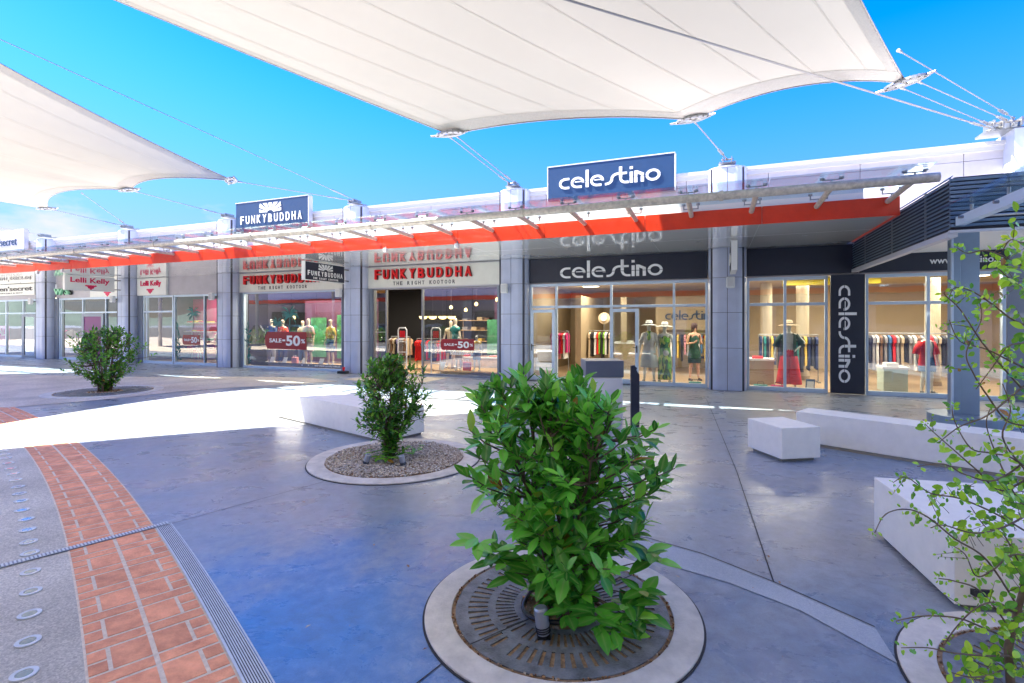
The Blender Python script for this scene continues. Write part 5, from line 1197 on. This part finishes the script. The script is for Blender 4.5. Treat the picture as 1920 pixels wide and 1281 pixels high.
def shoes(b, arms):
    for sg in (-1, 1): b.loft([(sg*.155, -.06, .0, .045, .115), (sg*.155, -.06, .035, .045, .11), (sg*.15, -.01, .075, .036, .05)], 12)
def hairf(b, arms): b.loft([(0, .04, 1.44, .07, .05), (0, .035, 1.52, .088, .075), (0, .02, 1.62, .095, .095), (0, .01, 1.72, .095, .105), (0, .01, 1.78, .07, .08), (0, .01, 1.80, .03, .03)], 18)
fb_ = FAB
figure('mannequin', 'white mannequin in a sun hat, pale shirt and green scarf beside the open door', 'mannequin', 3.78, -.55, 1.70, M['mann'], [('shirt', top(.4, .80, 1.12), fb_['white']), ('shorts', legs(.62, .115, .13), fb_['beige']), ('coat', dress(.45, .27), mat('sheer_fabric', (.62, .72, .74), .8)), ('sun_hat', hat(.22), fb_['white']), ('hat_band', hatband, fb_['black']), ('scarf', scarf, M['print']), ('belt', belt, fb_['brown']), ('sandals', shoes, fb_['black'])], group='shop window mannequins')
figure('mannequin', 'white mannequin in a long green leaf print dress and wide sun hat', 'mannequin', 4.20, -.6, 1.66, M['mann'], [('dress', dress(.10, .20), M['print']), ('sun_hat', hat(.30), fb_['white']), ('hat_band', hatband, fb_['black']), ('handbag', round_bag, fb_['white']), ('sandals', shoes, fb_['black'])], group='shop window mannequins')
figure('mannequin', 'white mannequin in a straw hat, dark jacket and wide red trousers', 'mannequin', 7.28, -.7, 1.70, M['mann'], [('top', top(.1), fb_['white']), ('trousers', legs(.10, .125, .09, .09), fb_['red']), ('jacket', open_jacket, mat('dark_green_fabric', (.015, .05, .04), .8)), ('sun_hat', hat(.26), fb_['beige']), ('hat_band', hatband, fb_['black'])], arms=((.06, -.02), (.06, 0)), hand_hip=True, group='shop window mannequins')
figure('mannequin', 'headless looking white mannequin in red jacket and denim shorts', 'mannequin', 10.15, -.6, 1.52, M['mann'], [('top', top(.1), fb_['white']), ('shorts', legs(.62, .12, .115), fb_['denim']), ('jacket', open_jacket, fb_['red']), ('sandals', shoes, fb_['black'])], arms=((.05, 0), (.03, 0)), yaw=.4, group='shop window mannequins')
figure('person', 'shopper in a dark green dress holding something behind the right pane', 'person', 4.95, -1.5, 1.66, M['skin'], [('dress', dress(.55, .2), mat('deep_green_fabric', (.01, .05, .04), .8)), ('hair', hairf, M['hair']), ('shoes', shoes, fb_['black'])], hold=True, yaw=.5)
FBW = [(-10.75, -.9, 1.74, 'navy', 'grey', 'mannequin in a dark jumper at the far left of the wide window', .1), (-9.95, -.7, 1.72, 'red', 'navy', 'mannequin in a red sweater behind the wide sale sticker', .0), (-9.25, -1.0, 1.68, 'beige', 'denim', 'mannequin in a cream top behind the wide sale sticker', .2), (-8.45, -.45, 1.76, 'pink', 'lilac', 'mannequin in a pink shirt and pale shorts, tallest in the wide window', .0), (-7.55, -.6, 1.72, 'yellow', 'denim', 'mannequin in a yellow patterned shirt and blue jeans', -.2)]
for (s, d, h, c1, c2, lab, yw) in FBW:
    sh_ = c1 in ('pink', 'yellow')
    figure('mannequin', lab, 'mannequin', s, d, h, M['mann2'], [('shirt', top(.7 if c1 in ('navy', 'red') else .4), fb_[c1]), ('shorts' if sh_ else 'trousers', legs(.52 if sh_ else .12, .115, .10 if sh_ else .06), fb_['grey'] if c1 == 'pink' else fb_[c2]), ('belt', belt, fb_['black']), ('shoes', shoes, fb_['white'])], yaw=yw, z0=.12, group='shop window mannequins')
KID = [(-2.25, -.55, 1.12, 'beige', 'beige', 'child mannequin in beige shorts behind the kids sale sticker', 0), (-1.62, -.6, 1.16, 'yellow', 'denim', 'child mannequin in a pale top and blue shorts right of the kids sticker', 0), (-2.62, -1.0, 1.74, 'teal', 'grey', 'mannequin in a teal and grey printed shirt behind the glass', 2.8), (-2.95, -1.3, 1.66, 'beige', 'denim', 'mannequin in denim shorts behind the security gate', .3), (-.95, -1.7, 1.6, 'lilac', 'denim', 'mannequin in a violet shirt at the right of the entrance window', 0)]
KID += [(-14.4, -.6, 1.1, 'magenta', 'white', 'child mannequin in a magenta top behind the palm window', 0), (-13.2, -.7, 1.2, 'yellow', 'red', 'child mannequin in a yellow top behind the palm window', 0), (-21.9, -.7, 1.7, 'red', 'navy', 'mannequin in a red top left of the purple panel', 0), (-26.9, -.7, 1.7, 'pink', 'pink', 'mannequin in pink nightwear left of the far left door', 0)]
for (s, d, h, c1, c2, lab, yw) in KID: figure('mannequin', lab, 'mannequin', s, d, h, M['mann'] if h < 1.3 else M['mann2'], [('shirt', top(.25), fb_[c1]), ('shorts', legs(.56, .115, .11), fb_[c2]), ('shoes', shoes, fb_['white'])], yaw=yw, z0=.14, group='shop window mannequins')

# ------------------------------------------------------------------ shop fittings
def garment(b, x, y, z, h, w_, rg, ax=0):
    n = 5; vs = []; th = .028
    def Q(u, vv, q): return (x+u, y+q, z+vv) if ax == 0 else (x+q, y+u, z+vv)
    prof = [(-.03, 0), (-.5*w_, -.07), (-.52*w_, -.20), (-.36*w_, -.22), (-.40*w_, -h*.6), (-.44*w_+rg.uniform(-.03, .03), -h), (.44*w_+rg.uniform(-.03, .03), -h+rg.uniform(-.03, .03)), (.38*w_, -h*.6), (.36*w_, -.22), (.52*w_, -.20), (.5*w_, -.07), (.03, 0)]
    m_ = len(prof)
    vs = [Q(u, v_, -th) for u, v_ in prof]+[Q(u, v_, th) for u, v_ in prof]
    b.add(vs, [tuple(range(m_)), tuple(range(2*m_-1, m_-1, -1))]+[(i, m_+i, m_+(i+1) % m_, (i+1) % m_) for i in range(m_)])
def rack(lab, gl_, s0, s1, y, z, cols, h=.75, n=None, seed=1, face=1, hlen=.42):
    """a rail along s with garments hanging across it"""
    rg = random.Random(seed); n = n or max(4, int((s1-s0)/.09))
    t = fthing('clothes_rack', lab, 'clothes rack', (s0+s1)/2, -y, 0, 'clothes racks inside the shops')
    b = F(); b.tube([(s0, y, z), (s1, y, z)], .012, 8)
    b.build('rail', M['bright'], t); b = F()
    for x in (s0, s1): b.tube([(x, y, .02), (x, y, z)], .014, 8); b.box(x-.03, x+.03, y-.25, y+.25, .02, .045)
    b.build('frame', M['bright'], t)
    cn = {}
    for i in range(n):
        c = cols[i % len(cols)] if not isinstance(cols[0], tuple) else rg.choice(cols); x = s0+(s1-s0)*(i+.5)/n
        b = F(); hh = h*rg.uniform(.75, 1.1); garment(b, x+rg.uniform(-.01, .01), y+rg.uniform(-.02, .02), z-.05, hh, hlen, rg, 1 if face else 0)
        o = b.build('garment', fb_[c]); tag(o, '%s garment, %s on the %s' % (c, ordn(i), gl_), 'garment', 'clothes hanging on the shop racks')
rack('chrome clothes rack with pink and white tops just inside the open doors', 'pink tops rack by the open doors', .55, 1.12, 1.7, 1.42, ['magenta', 'white', 'black', 'pink', 'magenta', 'red', 'white'], .8, 8, 1)
rack('chrome clothes rack of dark and green tops seen through the open doors', 'rack seen through the open doors', 1.45, 2.3, 3.2, 1.42, ['beige', 'black', 'black', 'white', 'red', 'green', 'black', 'green', 'white', 'black'], .85, 12, 2)
rack('clothes rack of dark coats behind the red trousers mannequin', 'rack behind the red trousers mannequin', 6.7, 8.2, 2.3, 1.35, ['navy', 'teal', 'black', 'yellow', 'navy', 'black', 'navy', 'denim', 'lilac'], .95, 16, 3)
rack('long clothes rack of grey and cream shirts right of the tall panel', 'long grey rack right of the tall panel', 9.1, 11.2, 2.0, 1.42, ['grey', 'beige', 'black', 'grey', 'white', 'brown', 'grey', 'denim', 'red'], .9, 24, 4)
rack('clothes rack of mixed tops behind the shopper', 'rack behind the shopper', 3.9, 6.0, 3.6, 1.35, ['navy', 'magenta', 'white', 'denim', 'yellow', 'black', 'pink', 'grey'], .8, 20, 5)
rack('clothes rack of red and teal shirts in the black shop doorway', 'rack in the black shop doorway', -4.5, -3.4, 1.6, 1.12, ['red', 'red', 'red', 'teal', 'navy', 'red', 'teal', 'black', 'navy', 'brown'], .72, 12, 6)
rack('clothes rack of brown and grey shirts left inside the black shop', 'rack at the left inside the black shop', -5.4, -4.6, 1.3, 1.2, ['grey', 'brown', 'beige', 'black', 'lilac', 'grey'], .62, 9, 7)
rack('clothes rack against the plum wall in the black shop', 'rack against the plum wall', -2.3, -.4, 3.2, 1.5, ['lilac', 'denim', 'black', 'navy', 'brown', 'lilac', 'teal'], .7, 16, 8)
def shelf(lab, s0, s1, y0, y1, zs, m_, seed, cols, items_lab, mw=None):
    rg = random.Random(seed); t = fthing('wall_shelf', lab, 'shelf', (s0+s1)/2, -y0, 0, 'shelves inside the shops')
    for z in zs: b = F(); b.box(s0, s1, y0, y1, z-.03, z); b.build('shelf_board', m_, t)
    b = F()
    for x in (s0+.02, s1-.02): b.box(x-.015, x+.015, y1-.03, y1, .02, max(zs))
    b.build('upright', mw or m_, t)
    k = 0
    for zi, z in enumerate(zs):
        x = s0+.15
        while x < s1-.2:
            c = rg.choice(cols); b = F(); n = rg.randint(2, 4)
            for i in range(n): b.box(x+rg.uniform(-.01, .01), x+.24, y0+.03+rg.uniform(0, .02), y1-.05, z+.002+i*.032, z+.002+i*.032+.029)
            o = b.build('folded_clothes', fb_[c]); tag(o, '%s folded stack of %s clothes on %s, shelf %s from the bottom, %s stack' % ('low' if n < 3 else 'tall', c, items_lab, ordn(zi), ordn(k)), 'folded clothes', 'folded clothes on the shop shelves'); o['label'] = '%s folded stack, %s from the left, %s board of the %s' % (c, ordn(k), ordn(zi), items_lab)
            k += 1; x += rg.uniform(.3, .42)
        k = 0
shelf('wooden wall shelves glowing in the black shop doorway', -4.4, -2.9, 4.6, 5.0, (.5, .95, 1.4, 1.8), M['wood'], 1, ['brown', 'beige', 'black', 'grey', 'yellow'], 'wooden shelves')
shelf('pale shelves of knitwear behind the shopper', 4.8, 6.2, 4.6, 5.0, (.45, .8, 1.15), M['wallbeige'], 2, ['navy', 'red', 'beige', 'magenta', 'grey'], 'pale shelves')
def table(lab, s0, s1, y0, y1, h, m_, cols, seed, what):
    rg = random.Random(seed); t = fthing('display_table', lab, 'display table', (s0+s1)/2, -(y0+y1)/2, 0, 'display tables inside the shops')
    b = F(); b.box(s0, s1, y0, y1, h-.05, h); b.build('table_top', M['white'], t); b = F(); b.box(s0+.03, s1-.03, y0+.03, y1-.03, .02, h-.052); b.build('cabinet', m_, t)
    x = s0+.1; i = 0
    while x < s1-.25:
        b = F(); c = rg.choice(cols)
        for j in range(rg.randint(1, 3)): b.box(x, x+.26, y0+.08, y0+.42, h+.002+j*.03, h+.029+j*.03)
        tag(b.build('folded_clothes', fb_[c], bevel=.008), '%s folded clothes, %s on the %s' % (c, ordn(i), what), 'folded clothes', 'folded clothes on the display tables'); x += .36; i += 1
table('white display table with folded clothes left of the red trousers mannequin', 6.0, 7.0, 1.0, 1.7, .72, M['wallbeige'], ['red', 'navy', 'white', 'pink'], 1, 'table beside the red trousers mannequin')
table('cream cash desk seen through the open doors', 2.1, 3.4, 3.9, 4.6, 1.0, M['wallbeige'], ['white', 'grey', 'pink'], 2, 'cream cash desk')
table('pale green display plinth right of the tall panel', 9.3, 9.85, .7, 1.3, .62, mat('pale_green_plinth', (.55, .68, .60), .6), ['white', 'green'], 3, 'pale green plinth')
table('wooden display table under the child mannequins', -3.0, -.75, 1.9, 2.5, .5, M['wood'], ['denim', 'red', 'beige', 'black'], 4, 'wooden table behind the child mannequins')
rack('clothes rack of pink and white childrens clothes behind the palm window', 'rack behind the palm window', -14.7, -12.9, 1.6, 1.3, ['magenta', 'white', 'yellow', 'red', 'lilac', 'denim'], .7, 14, 11)
rack('clothes rack of mixed tops behind the purple panel window', 'rack behind the purple panel window', -22.4, -19.6, 1.8, 1.35, ['red', 'teal', 'white', 'navy', 'pink', 'green'], .75, 18, 12)
rack('clothes rack of underwear and robes behind the far left door', 'rack behind the far left door', -28.6, -25.4, 1.8, 1.35, ['magenta', 'black', 'white', 'pink', 'teal'], .75, 18, 13)
shelf('white shelves of colourful shoes boxes below the flat pink sign', -17.2, -15.4, 1.9, 2.3, (.5, .9, 1.3, 1.7), M['white'], 14, ['magenta', 'yellow', 'red', 'lilac', 'teal', 'white'], 'white shoe shelves')
b = F(); b.box(-17.4, -15.2, 2.5, 2.6, .02, 2.8); tag(b.build('magenta_partition', fb_['magenta']), 'magenta partition behind the white shoe shelves', 'partition')
# platforms under the window mannequins
b = F(); b.box(-11.1, -6.6, .36, 1.5, .02, .12); tag(b.build('window_platform', M['wood']), 'low wooden platform under the wide window mannequins', 'platform')
b = F(); b.box(-3.1, -.7, .35, 1.75, .10, .14); b.box(-2.9, -2.8, .5, 1.6, .02, .099); b.box(-1.0, -.9, .5, 1.6, .02, .099); tag(b.build('window_platform', M['wood']), 'low wooden platform under the child mannequins', 'platform')
# small price cards and bags in the windows
for i, (s, y, lab) in enumerate(((-10.4, .55, 'white price card below the red sweater mannequin'), (-9.7, .5, 'white price card left of the small pink bag'), (-8.75, .5, 'white price card beside the pink shirt mannequin'), (-7.95, .5, 'white price card between the pink and yellow mannequins'), (-2.85, .45, 'white price card left of the child mannequins'), (8.0-.3, .35, 'blue and white price card beside the red trousers mannequin'), (10.75, .35, 'blue and white price card beside the denim shorts mannequin'))):
    z = .12 if s < -5 else .14 if s < 0 else .02
    t = fthing('price_card', lab, 'price card', s, -y, z, 'price cards standing in the shop windows'); b = F(); b.add([(s-.1, y, z), (s+.1, y, z), (s+.13, y+.08, z+.26), (s-.07, y+.08, z+.26), (s-.1, y+.01, z), (s+.1, y+.01, z), (s+.13, y+.09, z+.26), (s-.07, y+.09, z+.26)], [(0, 1, 2, 3), (7, 6, 5, 4), (0, 4, 5, 1), (1, 5, 6, 2), (2, 6, 7, 3), (3, 7, 4, 0)]); b.build('card', M['white'] if s < 0 else fb_['denim'], t)
    if s > 0: b = F(); b.add([(s-.07, y-.002, z+.05), (s+.08, y-.002, z+.05), (s+.10, y+.050, z+.21), (s-.05, y+.050, z+.21)], [(0, 1, 2, 3)]); b.build('print', M['white'], t)
for i, (s, y, c, lab) in enumerate(((-9.2, .55, 'pink', 'small pink paper bag in the wide mannequin window'), (-1.95, .55, 'red', 'small red paper bag between the child mannequins'), (6.6, .4, 'teal', 'teal clutch bag on the window floor by the column'), (7.0, .4, 'magenta', 'pink rolled scarf on the window floor'), (5.0, .4, 'teal', 'turquoise purse on the window floor below the shopper'))):
    z = .12 if s < -5 else .14 if s < 0 else .02; t = fthing('small_bag', lab, 'bag', s, -y, z); w_, h = (.13, .28) if s < 0 else (.16, .08)
    b = F(); b.box(s-w_, s+w_, y-.05, y+.08, z, z+h); b.build('bag_body', fb_[c], t, bevel=.02); b = F(); b.tube([(s-w_*.5, y, z+h), (s-w_*.4, y, z+h+.07), (s+w_*.4, y, z+h+.07), (s+w_*.5, y, z+h)], .008, 6); b.build('bag_handle', fb_['white'] if s < 0 else fb_['black'], t)
# wall letters, partitions and columns inside the beige shop
t = fthing('interior_partition', 'beige partition wall with dark stencil lettering above the shopper', 'partition', 4.8, -4.0, 0)
b = F(); b.box(3.6, 5.9, 4.0, 4.1, 1.45, 2.6); b.build('panel', M['wallbeige'], t); celestino(F(), 3.92, 5.55, 1.80, 2.12, 3.999, .03).build('lettering', M['navy'], t)
b = F(); b.box(3.62, 3.7, 4.0, 4.08, .02, 1.45); b.box(5.8, 5.88, 4.0, 4.08, .02, 1.45); b.build('support', M['wallbeige'], t)
t = fthing('interior_partition', 'pale fitting room partition beside the open door rack', 'partition', 1.3, -2.6, 0)
b = F(); b.box(1.18, 1.38, 2.3, 5.9, .02, 2.6); b.build('panel', M['wallbeige'], t); b = F(); b.box(2.42, 2.62, 3.9, 5.9, .02, 2.6); b.build('panel', M['wallbeige'], t)
for s, y, lab in ((7.9, 2.9, 'cream round column behind the left window'), (7.0, 3.6, 'slim cream round column behind the red trousers mannequin'), (10.9, 2.6, 'cream round column behind the denim shorts mannequin')):
    t = fthing('interior_column', lab, 'column', s, -y, 0); b = F(); b.loft([(s, y, .02, .17, .17), (s, y, 2.94, .17, .17)], 24); b.build('shaft', M['ceil'], t, smooth=False); b = F(); b.ring(s, y, .17, .19, .02, .14, 24); b.build('foot_ring', M['wallbeige'], t)
b = F(); b.box(7.3, 9.6, 2.0, 2.3, 2.75, 2.93); tag(b.build('yellow_bulkhead', M['yellow']), 'yellow ceiling band inside the beige shop', 'ceiling band')
b = F(); b.box(.4, 1.15, 2.35, 2.4, 1.75, 2.0)
# hat on the wall inside the door
t = fthing('wall_hat', 'straw hat hanging above the rack seen through the open doors', 'hat', 2.0, -3.3, 1.7)
b = F(); b.vprism([(1.95+.2*math.cos(a), 1.85+.2*math.sin(a)) for a in [i*.2618 for i in range(24)]], 3.28, 3.30); b.build('brim', fb_['beige'], t); b = F(); b.vprism([(1.95+.1*math.cos(a), 1.85+.1*math.sin(a)) for a in [i*.2618 for i in range(24)]], 3.18, 3.279); b.build('crown', fb_['white'], t)
b = F(); b.tube([(1.95, 3.31, 2.0), (1.95, 3.31, 1.4)], .01, 6); b.build('hook_rod', M['bright'], t)
# black shop: pendant lamps, plum wall, posters, gates
for i, s in enumerate((-4.42, -4.1, -3.75, -3.45)):
    y = 1.9+.12*i; t = fthing('pendant_lamp', ('leftmost', 'second from left', 'third from left', 'rightmost')[i]+' yellow half dome pendant lamp in the black shop doorway', 'pendant lamp', s, -y, 1.9, 'glowing half dome pendant lamps')
    b = F(); b.loft([(s, y, 1.82, .02, .02), (s, y, 1.835, .09, .09), (s, y, 1.87, .135, .135), (s, y, 1.93, .155, .155)], 20); b.build('shade', M['lamp'], t, smooth=False); b = F(); b.tube([(s, y, 1.93), (s, y, 3.19)], .006, 6); b.build('cord', M['rubber'], t)
for i, (s, y, z) in enumerate(((-4.2, 3.6, 2.3), (-3.7, 3.9, 2.2), (-1.6, 2.2, 2.5), (-10.9, 2.2, 1.9), (-10.8, 2.6, 1.1), (-2.9, 3.2, 2.4))):
    t = fthing('bulb_lamp', 'glowing round bulb lamp %s' % ('high in the black doorway, left of the pair', 'high in the black doorway, right of the pair', 'above the child mannequins', 'high at the left of the wide window', 'low at the left of the wide window', 'above the glass beside the steel pole')[i], 'bulb lamp', s, -y, z, 'round bulbs in the black shop')
    b = F(); b.loft([(s, y, z-.07, .01, .01), (s, y, z-.05, .05, .05), (s, y, z, .07, .07), (s, y, z+.05, .05, .05), (s, y, z+.08, .02, .02)], 16); b.build('bulb', M['lamp'], t, smooth=True); b = F(); b.tube([(s, y, z+.08), (s, y, 3.19)], .006, 6); b.build('cord', M['rubber'], t)
b = F(); b.box(-2.45, -.25, 3.9, 4.0, .02, 2.9); tag(b.build('plum_partition', M['plum']), 'plum coloured partition behind the child mannequins', 'partition')
b = F(); b.box(-10.3, -6.7, 2.2, 2.3, .02, 2.6); tag(b.build('plum_partition', M['plum']), 'plum coloured partition behind the wide window mannequins', 'partition')
b = F(); b.box(-9.9, -9.1, 2.1, 2.13, .3, 1.9); tag(b.build('green_poster', M['greenp']), 'green poster behind the cream top mannequin', 'poster')
b = F(); b.box(-8.2, -7.5, 1.7, 1.73, .3, 2.0); tag(b.build('green_poster', M['greenp']), 'green poster between the pink and yellow mannequins', 'poster')
b = F(); b.box(-1.85, -1.2, 1.9, 1.93, .6, 1.8); tag(b.build('green_poster', M['greenp']), 'green poster behind the child mannequin in blue shorts', 'poster')
for i, s in enumerate((-4.35, -3.05)):
    t = fthing('security_gate', ('left white security gate in the black shop doorway', 'right white security gate beside the steel pole')[i], 'security gate', s, -.45, 0, 'white security gates at the black shop entrance')
    b = F(); b.tube([(s-.17, .45, .02), (s-.17, .45, 1.45), (s-.12, .45, 1.52), (s+.12, .45, 1.52), (s+.17, .45, 1.45), (s+.17, .45, .02)], .022, 8); b.build('hoop', M['white'], t)
    b = F()
    for z in (.35, .7, 1.05): b.tube([(s-.16, .45, z), (s+.16, .45, z)], .014, 8)
    b.build('cross_bar', M['white'], t); b = F(); b.box(s-.1, s+.1, .44, .46, 1.2, 1.42); b.build('red_card', M['lettr'], t)

# ------------------------------------------------------------------ what the glass reflects: arcade and hills behind the camera
t = fthing('opposite_arcade', 'lilac arcade across the square with a red edged canopy', 'building', 6, 26, 0)
b = F(); b.box(-42, 34, -30, -26.6, 0, 5.4); b.build('wall', M['lilac2'], t); b = F(); b.box(-42.2, 34.2, -30.2, -26.4, 5.4, 5.6); b.build('coping', M['coping'], t)
b = F(); b.box(-42, 34, -26.4, -23.4, 3.6, 3.9); b.build('canopy_roof', M['coping'], t); b = F(); b.box(-42, 34, -23.4, -23.36, 3.55, 3.9); b.build('red_fascia', M['red'], t)
for k in range(-5, 7):
    b = F(); b.box(-8.4+k*6, -3.4+k*6, -26.6, -26.55, .1, 2.8); b.build('window', M['glassr'], t); b = F(); b.box(-3.3+k*6, -2.5+k*6, -26.6, -26.1, 0, 3.6); b.build('column', M['clad'], t)
b = MB(); b.sheet([(-21.5, -60), (-21.5, 9), (-60, 26), (-200, 60), (-200, -100)], .004); struct('parking_asphalt', b, mat('asphalt', (.055, .055, .06), .8, var=.3, scale=2))
t = thing('hedge', 'clipped hedge along the car park beyond the left edge', 'hedge', (-27, 4, 0))
rg = random.Random(4); b = MB(); its = []
for i in range(2600): its.append((V(-27.5+rg.uniform(-.6, .6)-.25*rg.random(), rg.uniform(-7, 13), rg.uniform(.1, 1.2)), V(rg.uniform(-1, 1), rg.uniform(-1, 1), rg.uniform(-.2, 1)), V(0, 0, 1), .16))
leaves_mesh(b, its, rg, .5, False); b.build('foliage', M['leaf2'], t); b = MB()
for k in range(20): b.tube([(-27.5, -6.5+k, 0), (-27.5, -6.5+k, .9)], .02, 5)
b.build('stems', M['bark'], t)
cc = ['red', 'white', 'grey', 'navy', 'white', 'red', 'teal', 'black', 'white']
for i, c in enumerate(cc):
    y = -14+i*3.3; x0 = -35.5
    t = thing('parked_car', '%s parked car, %s in the row beyond the left edge' % (c, ordn(i)), 'car', (x0, y, 0), 0, 'cars parked beyond the left edge')
    Mx = MB(); pr = [(-2.1, .35), (-2.15, .75), (-1.2, .95), (-.6, 1.42), (.9, 1.45), (1.7, 1.0), (2.15, .9), (2.15, .35)]
    Mx.vprism([(x0+u, v) for u, v in pr], y-.85, y+.85); Mx.build('body', mat('car_paint_%d' % i, CL[c], .25, coat=1), t, bevel=.08)
    q = MB(); q.vprism([(x0-1.05, .98), (x0-.58, 1.36), (x0+.85, 1.38), (x0+1.45, 1.02)], y-.86, y+.86); q.build('side_window', M['black'], t)
    for u in (-1.35, 1.35):
        for v in (-.8, .8): q = MB(); q.tube([(x0+u, y+v-.1, .33), (x0+u, y+v+.1, .33)], .33, 18); q.build('wheel', M['rubber'], t)
t = thing('orange_canopy', 'orange edged canopy roof beyond the left edge', 'canopy', (-31, 6, 0))
b = MB(); b.box(-32, -31.8, -9, 18, 4.5, 5.2); b.build('orange_fascia', mat('orange_fascia', (.8, .30, .02), .4), t); b = MB(); b.box(-36, -32.01, -9, 18, 4.9, 5.1); b.build('roof', M['coping'], t)
b = MB()
for k in range(5): b.tube([(-32.3, -8.5+6.5*k, 0), (-32.3, -8.5+6.5*k, 4.9)], .12, 12)
b.build('supports', M['white'], t)
b = MB(); n = 60
for k in range(n):
    a = R(150+k*240/n); a2 = R(150+(k+1)*240/n); h = lambda q: 26+14*math.sin(q*5+1)+8*math.sin(q*13); r_ = 320
    b.add([(r_*math.cos(a), r_*math.sin(a), 0), (r_*math.cos(a2), r_*math.sin(a2), 0), (430*math.cos(a2), 430*math.sin(a2), h(a2)), (430*math.cos(a), 430*math.sin(a), h(a))], [(0, 1, 2, 3)])
struct('hills', b, M['ground'])
